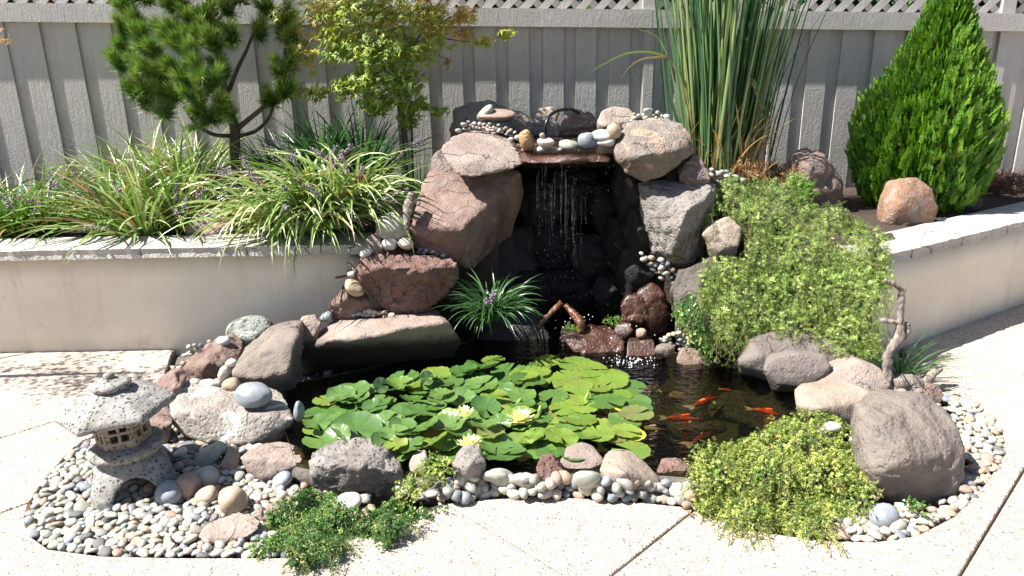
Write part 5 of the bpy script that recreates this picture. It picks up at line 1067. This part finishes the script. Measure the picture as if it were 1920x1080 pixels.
TUF = [(232, 55, 4.3), (222, 120, 4.25), (255, 128, 4.2), (240, 15, 4.35), (288, 95, 4.2), (298, 30, 4.3), (330, 62, 4.25), (345, 12, 4.35), (330, 118, 4.2), (278, 160, 4.2), (305, 172, 4.2), (250, 165, 4.22), (270, 190, 4.25), (390, 150, 4.12), (362, 180, 4.12), (410, 195, 4.15), (345, 150, 4.15), (375, 205, 4.15), (425, 210, 4.2), (400, 80, 4.2), (372, 60, 4.25), (390, 30, 4.3), (430, 60, 4.3), (300, 140, 4.2), (310, 205, 4.2), (265, 75, 4.25), (315, 5, 4.3), (270, -10, 4.35), (430, 15, 4.4), (470, 20, 4.45), (488, 60, 4.45), (500, 95, 4.4), (520, 130, 4.35), (535, 168, 4.35), (510, 185, 4.36), (545, 115, 4.4), (540, 30, 4.45), (545, 75, 4.45), (395, 215, 4.14), (365, 100, 4.2), (420, 130, 4.25), (235, 90, 4.3), (355, 40, 4.3), (455, -10, 4.4), (400, 175, 4.1), (375, 135, 4.12), (340, 90, 4.22), (310, 60, 4.28), (500, 20, 4.5), (525, 60, 4.5), (480, 110, 4.5), (260, 40, 4.32), (285, 125, 4.18), (330, 175, 4.18)]
for _ in range(16): TUF.append((RNG.uniform(220, 480), RNG.uniform(-150, -10), RNG.uniform(4.2, 4.6)))
TUF = [q for q in TUF if not (438 < q[0] < 492 and 70 < q[1] < 215)]
nb = Buf(); nV = np.array([[-.5, 0, 0], [.5, 0, 0], [.28, 0, .62], [0, 0, 1], [-.28, 0, .62]]); nF = np.array([[0, 1, 2, 4]]); nT = np.array([[4, 2, 3]])
nV2 = np.array([[-.5, 0, 0], [.5, 0, 0], [0, 0, 1.]]); nF2 = np.array([[0, 1, 2]])
TUF = [q for q in TUF if RNG.random() < .95]
for (a, b_, y) in TUF:
    c = P(a, b_, y) - pb; up = unit(np.array([c[0] * .5 + RNG.normal(0, .35), -.45 + RNG.normal(0, .25), .75]))
    for sub in range(4):
        ax = unit(up + RNG.normal(0, .35, 3)); m = 270; sh = RNG.uniform(.07, .12); q = RNG.uniform(0, 1, m)
        d = unit(unit(RNG.normal(size=(m, 3))) * (.95 - .45 * q[:, None]) + ax * (.55 + .5 * q[:, None])); Ln = RNG.uniform(.05, .09, m)
        R = frames(d); R = R * np.stack([np.full(m, .0042), np.full(m, .0042), Ln], -1)[:, None, :]
        inst(nb, nV2, nF2, R, c - up * .05 + ax * (sh * q)[:, None], np.clip(RNG.normal(.38, .15, m) + .42 * q, 0, 1))  # tint rises along the shoot, putting lit tips into the needle colour
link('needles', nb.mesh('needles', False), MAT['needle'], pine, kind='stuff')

# maples
def maple_template():
    tips = [(90, 1.), (140, .85), (40, .85), (195, .5), (-15, .5)]; tips.sort(); V = [(0, 0, 0)]; ring = []
    order = [(-15, .5), (12, .26), (40, .85), (65, .30), (90, 1.), (115, .30), (140, .85), (168, .26), (195, .5)]
    for a, r in order:
        a = math.radians(a); V.append((r * math.cos(a), r * math.sin(a), -.22 * r * r))
    return np.array(V), np.array([[0, i, i + 1] for i in range(1, 9)])
MV, MF = maple_template()
def maple(label, base, stems, blobs, size, hidden_from=None):
    root = empty('maple_tree', base, label=label, cat='tree'); base = np.array(base)
    for ctrl, r0 in stems:
        p = curve_pts(ctrl, 6) - base; V, F, T = tube(p, np.linspace(r0, r0 * .35, len(p)), 7); link('stem', mesh('stem', V, [F, T]), MAT['twig'], root)
    b = Buf(); tw = Buf()
    for (a, bb_, y, rx, rz, n, t0, t1) in blobs:
        c = P(a, bb_, y) if y is not None else np.array(a)
        q = RNG.normal(0, .5, (n, 3)) * np.array([rx, rx * .8, rz]); ok = np.linalg.norm(q / np.array([rx, rx * .8, rz]), axis=1) < 1.25; q = q[ok]; m = len(q)
        # leaves hang in short sprays
        d = unit(np.stack([RNG.normal(-.45, .4, m), RNG.normal(-.45, .4, m), np.abs(RNG.normal(.7, .35, m))], -1)); R = frames(d, (0, 1, .01)); yaw = RNG.uniform(0, 6.28, m)
        cy, sy = np.cos(yaw), np.sin(yaw); Rz = np.zeros((m, 3, 3)); Rz[:, 0, 0] = cy; Rz[:, 0, 1] = -sy; Rz[:, 1, 0] = sy; Rz[:, 1, 1] = cy; Rz[:, 2, 2] = 1
        inst(b, MV, MF, (R @ Rz) * (size * RNG.uniform(.6, 1.15, (m, 1, 1))), c - base + q, np.clip(RNG.uniform(t0, t1, m) + q[:, 2] / rz * -.10, 0, 1))
        for k in range(max(2, n // 22)):
            i = RNG.integers(m); e = c - base + q[i]; s = c - base + RNG.normal(0, .15, 3) * rx; V, F, T = tube([s, (s + e) / 2 + np.array([0, 0, .02]), e], [.003, .002, .001], 4, False); tw.add(V, F, 0)
    link('leaves', b.mesh('leaves', False), MAT['maple'], root, kind='stuff'); link('twigs', tw.mesh('twigs'), MAT['twig'], root, kind='stuff'); return root
mb = Bp(765, 300, 4.5, .6); mbv = np.array(mb)
mst = [([mbv, P(762, 270, 4.5), P(752, 200, 4.5), P(735, 120, 4.5), P(700, 30, 4.5), P(690, -120, 4.5)], .013), ([mbv + (.02, 0, 0), P(772, 250, 4.5), P(770, 190, 4.48), P(745, 150, 4.45), P(690, 110, 4.4)], .009), ([mbv + (-.015, .02, 0), P(755, 250, 4.55), P(748, 160, 4.55), P(790, 60, 4.55), P(840, -20, 4.5)], .010), ([P(735, 120, 4.5), P(680, 150, 4.45), P(600, 175, 4.4), P(545, 175, 4.4)], .007), ([P(790, 60, 4.55), P(850, 75, 4.5), P(910, 78, 4.45), P(965, 55, 4.4)], .005), ([P(765, 210, 4.5), P(790, 205, 4.45), P(825, 212, 4.4)], .004)]
mbl = [(600, 30, 4.45, .14, .10, 120, .1, .8), (660, 20, 4.45, .18, .12, 190, .2, .95), (730, 25, 4.45, .18, .12, 190, .1, .9), (800, 20, 4.45, .15, .12, 150, .0, .7), (640, 85, 4.4, .16, .10, 170, .3, 1.), (700, 95, 4.4, .18, .11, 210, .35, 1.), (765, 95, 4.45, .16, .11, 180, .3, 1.), (820, 60, 4.45, .10, .09, 80, .05, .6), (690, 150, 4.38, .16, .09, 180, .4, 1.), (755, 155, 4.42, .12, .09, 130, .5, 1.), (650, 165, 4.4, .10, .07, 80, .4, 1.), (720, 190, 4.4, .13, .05, 100, .45, 1.), (780, 195, 4.42, .09, .05, 60, .5, 1.), (820, 210, 4.4, .06, .025, 28, .5, 1.), (700, 205, 4.38, .08, .05, 50, .4, 1.), (765, 222, 4.45, .06, .06, 40, .5, 1.),
       (565, 100, 4.42, .09, .11, 60, .05, .6), (545, 165, 4.4, .08, .07, 45, .2, .8), (590, 175, 4.4, .08, .05, 45, .3, .9), (525, 25, 4.4, .06, .05, 20, .2, .6), (905, 78, 4.44, .06, .03, 24, .2, .6), (945, 62, 4.42, .055, .03, 26, .25, .6), (870, 65, 4.46, .06, .04, 26, .0, .35), (838, 120, 4.45, .02, .03, 6, 0, .2), (870, 30, 4.46, .08, .06, 40, .0, .4)]
for k in range(9): mbl.append((RNG.uniform(560, 880), RNG.uniform(-170, -30), RNG.uniform(4.3, 4.7), .17, .13, 110, .0, .8))
maple('slender maple with yellow-green and orange leaves in front of the fence', mb, mst, [(q[0], q[1], q[2], q[3], q[4], int(q[5] * 1.9), q[6] + .08, q[7] + .1) for q in mbl], .047)
lb = (-3.35, 3.25, -.05); lbv = np.array(lb)
maple('maple at the far left whose leaves hang into the frame and shade the patio', lb, [([lbv, lbv + (.0, 0, .6), lbv + (.1, -.05, 1.2), lbv + (.3, -.1, 1.7)], .03), ([lbv + (0, 0, .6), lbv + (-.2, .1, 1.1), lbv + (-.3, .2, 1.6)], .02)],
      [((-3.2 + RNG.normal(0, .35), 3.15 + RNG.normal(0, .16), 1.45 + RNG.uniform(-.25, .6)), 0, None, .26, .12, 75, .1, .9) for _ in range(12)] + [(8, 70, 3.55, .04, .04, 10, 0, .4)], .034)

# thuja
tb = np.array(Bp(1722, 400, 4.5, .52)); th = empty('conical_shrub', tb, label='bright green conical conifer shrub with feathery sprays by the fence', cat='shrub')
V, F, T = tube([(0, 0, 0), (.01, 0, .5), (.02, 0, 1.2)], [.03, .02, .006], 8); link('trunk', mesh('trunk', V, [F, T]), MAT['bark'], th)
def spray():
    V = []; F = []; T = []
    def dia(x, z, a, ln, w_, t):
        c, s = math.sin(a), math.cos(a); n0 = len(V)
        V.extend([(x, 0, z), (x + c * ln * .5 + s * w_, .012 * RNG.normal(), z + s * ln * .5 - c * w_), (x + c * ln, .03 * RNG.normal(), z + s * ln), (x + c * ln * .5 - s * w_, .012 * RNG.normal(), z + s * ln * .5 + c * w_)]); F.append([n0, n0 + 1, n0 + 2, n0 + 3]); T.extend([t] * 4)
    for i in range(9):
        z = i / 9 * .9; sg = 1 if i % 2 else -1; ln = .42 * (1 - i / 11); a = sg * .65
        dia(0, z, a, ln, .055, z); dia(0, z, a * .25, .26, .05, z)
        for q in (.35, .65): dia(math.sin(a) * ln * q, z + math.cos(a) * ln * q, a - sg * .7, ln * .45, .045, z + .2); dia(math.sin(a) * ln * q, z + math.cos(a) * ln * q, a + sg * .6, ln * .4, .045, z + .1)
    return np.array(V), np.array(F)
sb = Buf(); sprays = [spray() for _ in range(4)]
prof_z = np.array([-.06, .02, .11, .22, .33, .50, .65, .80, .95, 1.10, 1.24, 1.40]); prof_r = np.array([.16, .26, .35, .40, .41, .39, .345, .27, .19, .12, .07, .015])
N_ = 10000; zz = RNG.uniform(-.04, 1.38, N_ * 4); keep = RNG.random(N_ * 4) < np.interp(zz, prof_z, prof_r) / .41; zz = zz[keep][:N_]; N_ = len(zz)
az = RNG.uniform(0, 2 * math.pi, N_); lump = np.array([1 + .12 * noise.noise((math.cos(a) * 2.2, math.sin(a) * 2.2, z * 2.4)) + .20 * noise.noise((math.cos(a) * 8, math.sin(a) * 8, z * 2.2)) for a, z in zip(az, zz)])
rad = np.interp(zz, prof_z, prof_r) * lump * RNG.uniform(.74, 1.03, N_) * .93
shx = np.interp(zz, [0, .33, .65, .95, 1.24, 1.4], [-.03, -.03, -.02, -.005, .005, .005])
loc = np.stack([np.cos(az) * rad + shx, np.sin(az) * rad * .9, zz - .05], -1)
out = np.stack([np.cos(az), np.sin(az), np.zeros(N_)], -1); tang = np.stack([-np.sin(az), np.cos(az), np.zeros(N_)], -1)
d = unit(out * RNG.uniform(.25, .6, (N_, 1)) + np.array([0, 0, 1.]) + RNG.normal(0, .14, (N_, 3))); xax = unit(out * 1.0 + tang * RNG.normal(0, .8, (N_, 1)) - d * 0.3); xax = unit(xax - d * (xax * d).sum(1, keepdims=True)); yax = np.cross(d, xax)
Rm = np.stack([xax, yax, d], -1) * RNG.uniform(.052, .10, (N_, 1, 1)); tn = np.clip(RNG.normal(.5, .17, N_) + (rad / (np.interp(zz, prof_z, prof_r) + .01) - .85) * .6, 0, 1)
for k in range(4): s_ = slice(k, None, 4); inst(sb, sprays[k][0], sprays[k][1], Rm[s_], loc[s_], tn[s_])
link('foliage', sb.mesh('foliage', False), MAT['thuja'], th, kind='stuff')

# creeping plants: scattered shoots over a draped surface
def shoot_t(kind, rng):
    V = []; F = []; T = []
    n = {'needle': 16, 'round': 12, 'sedum': 10}[kind]
    for i in range(n):
        z = .12 + .88 * i / n; a = i * 2.4 + rng.normal(0, .3); el = rng.uniform(.5, 1.0); ln = {'needle': .26, 'round': .24, 'sedum': .2}[kind] * rng.uniform(.8, 1.2) * (1 - .35 * i / n); w_ = ln * {'needle': .13, 'round': .42, 'sedum': .3}[kind]
        d = np.array([math.cos(a) * math.sin(el + .35), math.sin(a) * math.sin(el + .35), math.cos(el + .35)]); s = np.array([-math.sin(a), math.cos(a), 0]); b0 = np.array([0, 0, z]) + rng.normal(0, .02, 3); up = np.cross(d, s)
        n0 = len(V)
        if kind == 'round':
            for q, u in ((0, 0), (.3, -.9), (.75, -.75), (1, 0), (.75, .75), (.3, .9)): V.append(b0 + d * ln * q + s * w_ * u + up * .04 * (1 - abs(u)))
            F.append(list(range(n0, n0 + 6)))
        else:
            for q, u in ((0, 0), (.5, -1), (1, 0), (.5, 1)): V.append(b0 + d * ln * q + s * w_ * u)
            F.append([n0, n0 + 1, n0 + 2, n0 + 3])
        T += [i / n] * (6 if kind == 'round' else 4)
    return np.array(V), np.array(F), np.array(T)
def creeping(label, poly, ctrl, n, kind, mat, size, name='creeping_plant', cat='ground cover plant', lift=.02, fall=.0, tint=(.2, 1.), under=.03, step=14, skirt=True, clump=9., rel=1., strands=None):
    dep = idw(ctrl); root = empty(name, P(*np.mean(np.array(poly), 0), dep(*np.mean(np.array(poly), 0))), label=label, cat=cat); r0 = np.array(root.location)
    a = np.array(poly, float); lo, hi = a.min(0), a.max(0)
    if under is not None:
        xs = np.arange(lo[0], hi[0] + step, step); ys = np.arange(lo[1], hi[1] + step, step); idx = {}; V = []
        for i, x in enumerate(xs):
            for j, y in enumerate(ys):
                if inpoly(x, y, poly): idx[i, j] = len(V); q = P(x, y, dep(x, y) + under) ; V.append(q - r0 + np.array([0, 0, .012 * noise.noise((x * .05, y * .05, 0)) - .01]))
        F = [[idx[i, j], idx[i + 1, j], idx[i + 1, j + 1], idx[i, j + 1]] for (i, j) in idx if (i + 1, j) in idx and (i, j + 1) in idx and (i + 1, j + 1) in idx]
        if F: link('root_mat', mesh('root_mat', V, np.array(F)[:, ::-1]), MAT['under'], root)
    pts = in_poly_pts(poly, n); L3 = []; nr = []
    for x, y in pts:
        p = P(x, y, dep(x, y)); e = 6; px_ = P(x + e, y, dep(x + e, y)); py_ = P(x, y - e, dep(x, y - e)); nn = np.cross(px_ - p, py_ - p); nn /= np.linalg.norm(nn) + 1e-9
        if nn @ (p - CC) > 0: nn = -nn
        L3.append(p); nr.append(nn)
    L3 = np.array(L3); nr = np.array(nr); cl = np.array([noise.noise((p[0] * clump, p[1] * clump, p[2] * clump)) for p in L3]); cl2 = np.array([noise.noise((p[0] * clump * 3, p[1] * clump * 3, p[2] * clump * 3 + 5)) for p in L3])
    d = unit(nr * .9 + np.array([0, 0, .5 - fall]) + RNG.normal(0, .42, (n, 3))); pos = L3 - r0 + nr * (lift * RNG.uniform(-.5, .6, (n, 1)) + rel * (.030 * cl[:, None] + .018 * cl2[:, None]))
    b = Buf(); tn = np.clip(RNG.beta(2, 2, n) * (tint[1] - tint[0]) + tint[0] + .35 * cl2 + .2 * cl, 0.08, 1); old = RNG.random(n) < .035; tn[old] = RNG.uniform(0, .06, old.sum())
    R = frames(d) * (size * RNG.uniform(.65, 1.25, (n, 1, 1)) * np.where(RNG.random((n, 1, 1)) < .1, 1.7, 1.))
    for k in range(5):
        TV, TF, TT = shoot_t(kind, RNG); s_ = slice(k, None, 5); m = len(pos[s_])
        V = np.einsum('nij,kj->nki', R[s_], TV) + pos[s_][:, None, :]; V[..., 2] -= fall * size * .6 * (TV[:, 2] ** 2)[None, :]
        F = (TF[None] + (np.arange(m) * len(TV))[:, None, None]).reshape(-1, TF.shape[1])
        b.add(V.reshape(-1, 3), F, np.clip((tn[s_][:, None] + .22 * (TT[None] - .5)).ravel(), 0, 1))
    if strands:
        ns, sl_ = strands; stems = Buf(); spt = in_poly_pts(poly, ns); pos2 = []; d2 = []; t2 = []
        for x, y in spt:
            p = P(x, y, dep(x, y)); e = 6; a_ = P(x + e, y, dep(x + e, y)); c_ = P(x, y - e, dep(x, y - e)); nn = np.cross(a_ - p, c_ - p); nn /= np.linalg.norm(nn) + 1e-9
            if nn @ (p - CC) > 0: nn = -nn
            dn = p - c_; dn = dn / (np.linalg.norm(dn) + 1e-9); side = np.cross(nn, dn); ln = sl_ * RNG.uniform(.5, 1.3); hd = unit(dn * RNG.uniform(.5, 1.1) + side * RNG.normal(0, .45) + nn * RNG.uniform(.1, .5)); cur = p - r0 + nn * .01; tb_ = RNG.uniform(*tint); pth = [cur]; q_ = hd
            for k in range(12):
                q_ = unit(q_ + np.array([0, 0, -.10 * fall / .3]) + RNG.normal(0, .10, 3)); cur = cur + q_ * ln / 12; pth.append(cur)
                if k > 0:
                    for _ in range(2): pos2.append(cur + RNG.normal(0, .004, 3)); d2.append(unit(q_ * .8 + RNG.normal(0, .55, 3) + nn * .25)); t2.append(tb_ + .04 * k - .12 + RNG.normal(0, .07))
            V, F, T = tube(pth, .0011, 4, False); stems.add(V, F, .6)
        pos2 = np.array(pos2); t2 = np.clip(np.array(t2), .09, 1); R = frames(np.array(d2)) * (size * .62 * RNG.uniform(.7, 1.2, (len(pos2), 1, 1)))
        for k in range(5):
            TV, TF, TT = shoot_t(kind, RNG); s_ = slice(k, None, 5); m = len(pos2[s_]); V = np.einsum('nij,kj->nki', R[s_], TV) + pos2[s_][:, None, :]
            F = (TF[None] + (np.arange(m) * len(TV))[:, None, None]).reshape(-1, TF.shape[1]); b.add(V.reshape(-1, 3), F, np.clip((t2[s_][:, None] + .2 * (TT[None] - .5)).ravel(), .08, 1))
        link('stems', stems.mesh('stems'), MAT['twig'], root, kind='stuff')
    link('foliage', b.mesh('foliage', False), MAT[mat], root, kind='stuff'); return root
creeping('pale green feathery creeper draped over the rocks right of the waterfall', [(1338, 345), (1375, 330), (1440, 335), (1500, 345), (1520, 385), (1580, 385), (1650, 428), (1674, 478), (1668, 540), (1650, 580), (1645, 640), (1652, 668), (1600, 672), (1560, 650), (1530, 625), (1480, 620), (1440, 622), (1395, 645), (1350, 630), (1330, 600), (1300, 580), (1310, 520), (1320, 490), (1400, 480), (1410, 420), (1350, 400), (1318, 420), (1325, 375)],
         [(1340, 340, 3.95), (1440, 335, 4.05), (1520, 370, 4.0), (1330, 410, 3.62), (1450, 430, 3.6), (1600, 420, 3.75), (1400, 500, 3.36), (1520, 500, 3.38), (1660, 470, 3.30), (1670, 520, 3.24), (1300, 560, 3.32), (1400, 580, 3.22), (1530, 570, 3.25), (1650, 570, 3.14), (1380, 640, 3.16), (1500, 620, 3.14), (1620, 660, 3.06)], 4200, 'needle', 'creeper', .042, lift=.03, fall=.45, tint=(.1, .9), rel=1.5, clump=11., strands=(560, .17))
creeping('strands of small round leaves hanging left of the creeper into the water', [(1270, 560), (1300, 545), (1320, 590), (1335, 650), (1318, 662), (1300, 620), (1275, 600)], [(1270, 560, 3.28), (1330, 650, 3.18), (1300, 600, 3.22)], 240, 'round', 'coverg', .04, under=None, fall=1.2, tint=(.3, .9))
creeping('yellow-green mounded ground cover in front of the big boulder', [(1286, 858), (1330, 845), (1400, 815), (1470, 778), (1520, 770), (1570, 778), (1605, 815), (1608, 880), (1640, 930), (1625, 955), (1560, 965), (1545, 1000), (1500, 1004), (1440, 1000), (1380, 985), (1330, 962), (1300, 945), (1295, 900)],
         [(1290, 855, 2.40), (1400, 815, 2.50), (1480, 775, 2.62), (1560, 775, 2.62), (1605, 830, 2.42), (1300, 945, 2.11), (1400, 985, 2.02), (1540, 1000, 1.98), (1630, 950, 2.08), (1450, 900, 2.17), (1350, 900, 2.2), (1550, 900, 2.18), (1500, 840, 2.34)], 3800, 'round', 'cover', .026, lift=.012, fall=.3, tint=(.25, .95), step=12, rel=.55, strands=(430, .13))
creeping('green glossy ground cover spreading onto the patio at front centre', [(500, 960), (540, 925), (580, 915), (630, 925), (640, 950), (690, 960), (740, 935), (770, 945), (800, 950), (760, 985), (740, 1010), (700, 1040), (650, 1035), (600, 1055), (545, 1065), (535, 1030), (520, 1000)],
         [(520, 960, 2.10), (600, 920, 2.2), (760, 950, 2.14), (740, 1000, 2.0), (600, 1050, 1.88), (545, 1062, 1.86), (650, 980, 2.04)], 2600, 'round', 'coverg', .022, lift=.006, tint=(.1, .9), under=None, rel=.35, strands=(150, .09), fall=.2)
creeping('yellow creeping plant trailing down between the long pitted rock and the rounded grey rock', [(775, 890), (800, 855), (840, 860), (850, 885), (830, 905), (800, 915), (775, 945), (735, 945), (740, 915)], [(800, 860, 2.28), (840, 880, 2.22), (780, 910, 2.18), (750, 945, 2.13)], 420, 'round', 'cover', .022, under=None, lift=.006, tint=(.35, .95))
creeping('thin straggling edge of the green ground cover along the patio', [(700, 1000), (760, 975), (830, 950), (838, 958), (780, 985), (720, 1030)], [(700, 1000, 2.01), (835, 955, 2.13), (720, 1030, 1.93)], 140, 'round', 'coverg', .026, under=None, tint=(.2, .7))
creeping('low green sprig trailing across the lantern pebbles', [(470, 1020), (540, 1000), (560, 1020), (530, 1040), (480, 1032)], [(470, 1025, 1.94), (550, 1015, 1.96)], 150, 'round', 'coverg', .026, under=None, tint=(.2, .8))
creeping('brown and green sedum patch in front of the reeds', [(1365, 320), (1400, 310), (1470, 312), (1500, 330), (1490, 360), (1450, 350), (1390, 335)], [(1365, 325, 4.3), (1450, 312, 4.55), (1490, 350, 4.2), (1420, 340, 4.15)], 900, 'sedum', 'sedum', .045, tint=(0, .9), under=.03)
creeping('dark green leafy tuft between the sedum and the standing stone', [(1470, 345), (1500, 330), (1525, 350), (1520, 385), (1480, 370)], [(1470, 345, 4.1), (1520, 380, 4.05)], 160, 'needle', 'thuja', .06, under=None, tint=(.2, .7))
creeping('bright green moss on the wet stones of the splash pool', [(1052, 618), (1065, 606), (1085, 612), (1082, 622), (1060, 624)], [(1060, 615, 3.46), (1080, 615, 3.46)], 160, 'sedum', 'moss', .016, under=None, tint=(0, 1), name='moss', cat='moss', lift=.004)
creeping('yellowish algae tuft on the splash pool edge', [(1128, 604), (1140, 592), (1165, 594), (1168, 604), (1148, 612)], [(1140, 600, 3.50), (1165, 600, 3.5)], 140, 'sedum', 'moss', .016, under=None, tint=(.4, 1), name='moss', cat='moss', lift=.004)
creeping('small green sprig at the foot of the big boulder', [(1695, 945), (1715, 942), (1740, 962), (1735, 978), (1715, 960)], [(1700, 948, 2.09), (1738, 975, 2.04)], 40, 'round', 'coverg', .028, under=None, tint=(.3, .8))
creeping('dry reddish-brown dead plant by the right end of the fence', [(1850, 360), (1855, 335), (1900, 325), (1930, 335), (1925, 365)], [(1850, 350, 4.85), (1920, 345, 4.75)], 220, 'needle', 'dry', .085, under=None, tint=(0, 1), name='dry_plant', cat='plant')
cb = Buf(); n = 420; q = in_poly_pts([(44, 965), (52, 945), (75, 955), (82, 985), (60, 1000), (48, 990)], n); pp = np.array([G(a, b, -.01) for a, b in q]); c0 = pp.mean(0)
R = frames(RNG.normal(size=(n, 3)) * np.array([1, 1, .5])) * np.stack([np.full(n, .0016), np.full(n, .0016), RNG.uniform(.015, .035, n)], -1)[:, None, :]
inst(cb, nV2, nF2, R, pp - c0 + np.array([0, 0, .008]) * RNG.random((n, 1)), np.zeros(n)); link('coir_tuft', cb.mesh('coir_tuft', False), MAT['mat_tan'], None, c0, label='tuft of tan dry fibre at the left edge of the pebble bed', cat='dry grass')

# driftwood
def wood(name, label, limbs, mat, amp=.005, freq=55):
    base = np.array(limbs[0][0][0]); root = empty(name, base, label=label, cat='driftwood')
    for k, (ctrl, rads) in enumerate(limbs):
        p = curve_pts(ctrl, 10) - base; rr_ = np.interp(np.linspace(0, 1, len(p)), np.linspace(0, 1, len(rads)), rads)
        for i in range(len(p)): p[i] += .14 * rads[0] * np.array([noise.noise((i * .35, k, 1)), noise.noise((i * .35, k, 5)), 0]); rr_[i] *= 1 + .07 * noise.noise((i * .6, k, 9))
        V, F, T = tube(p, rr_, 20)
        for i in range(len(V)):
            v = Vector(V[i]); V[i] += np.array([noise.noise(v * freq), noise.noise(v * freq + Vector((7, 0, 0))), noise.noise(v * freq + Vector((0, 5, 0)))]) * amp
        link('trunk' if k == 0 else 'branch', mesh(name, V, [F, T]), mat, root)
    return root
Y = 2.98
wood('driftwood_branch', 'upright weathered grey driftwood branch with a hooked top on the right bank',
     [([P(1662, 745, Y), P(1664, 700, Y), P(1666, 665, Y), P(1684, 635, Y), P(1688, 600, Y), P(1690, 560, Y), P(1692, 542, Y)], [.032, .022, .019, .024, .015, .013, .013]),
      ([P(1692, 546, Y), P(1680, 535, Y), P(1658, 526, Y)], [.013, .011, .010]), ([P(1688, 604, Y), P(1670, 603, Y), P(1652, 600, Y)], [.010, .009, .009]), ([P(1690, 640, Y), P(1702, 620, Y), P(1700, 604, Y)], [.014, .015, .009]),
      ([P(1668, 720, Y), P(1700, 715, Y), P(1728, 722, Y), P(1750, 700, Y), P(1767, 694, Y)], [.034, .04, .03, .016, .006]), ([P(1705, 720, Y), P(1720, 735, Y - .03), P(1732, 752, Y - .06)], [.04, .03, .022]), ([P(1680, 725, Y), P(1690, 740, Y - .03), P(1700, 752, Y - .05)], [.03, .03, .03])], MAT['sheath'])
rock('small red-brown rock under the driftwood root', [(1735, 748, 0), (1742, 722, .03), (1762, 722, .03), (1770, 742, 0), (1764, 756, -.01)], 2.9, 'red', t=.06, amp=.005)
wood('driftwood_piece', 'short grey driftwood piece leaning on the large red block', [([P(772, 362, 3.62), P(766, 385, 3.58), P(763, 405, 3.55), P(762, 430, 3.52)], [.016, .026, .02, .006])], MAT['sheath'], .006)
wood('wet_driftwood', 'wet brown forked root on the left of the splash pool', [([P(1052, 568, 3.6), P(1040, 580, 3.56), P(1022, 598, 3.52), P(1008, 614, 3.48)], [.016, .014, .012, .014])], MAT['wetwood'], .004)
wood('wet_driftwood', 'wet brown plank-like root leaning on the mossy stone', [([P(1060, 572, 3.58), P(1075, 588, 3.54), P(1088, 605, 3.5), P(1090, 624, 3.48)], [.012, .02, .024, .016])], MAT['wetwood'], .005)
wood('driftwood_piece', 'thin stick poking out of the stones at the left wall end', [([P(629, 521, 3.46), P(645, 518, 3.48), P(662, 514, 3.5)], [.006, .006, .005])], MAT['wetwood'], .001)
# fallen leaves
def leaf_obj(label, p, size, t, tilt=(0.2, 0.1)):
    me = mesh('fallen_leaf', MV * size, MF, np.full(len(MV), t), False); me.materials.append(MAT['maple']); o = link('fallen_leaf', me, None, None, p, label=label, cat='leaf'); o.rotation_euler = (*tilt, RNG.uniform(0, 6)); return o
leaf_obj('dry pinkish-brown leaf on the patio joint beside the yellow-green ground cover', G(1294, 960, .02), .034, .1, (.5, .2))
leaf_obj('yellow maple leaf lying on the square wet red stone', P(1200, 646, 3.34) + np.array([0, -.01, .02]), .03, .3, (.5, 0))

# foliage beyond the fence, seen through the lattice
hb = Buf(); n = 28000; pos = np.stack([RNG.uniform(-7.2, 7, n), RNG.uniform(5.55, 6.7, n), RNG.uniform(.9, 2.9, n)], -1)
inst(hb, np.array([[0, 0, 0], [.3, .05, .5], [0, 0, 1], [-.3, .05, .5]]), np.array([[0, 1, 2, 3]]), frames(RNG.normal(size=(n, 3)) + np.array([0, -.3, .2])) * RNG.uniform(.09, .19, (n, 1, 1)), pos, RNG.random(n))
link('shrubbery', hb.mesh('shrubbery', False), MAT['hedge'], label='leafy shrubs with some red leaves beyond the fence lattice', cat='shrubs', kind='stuff')
print('objects', len(bpy.data.objects), 'pebbles', len(PTS), 'tris', sum(len(o.data.loop_triangles) if False else len(o.data.polygons) for o in bpy.data.objects if o.type == 'MESH'))
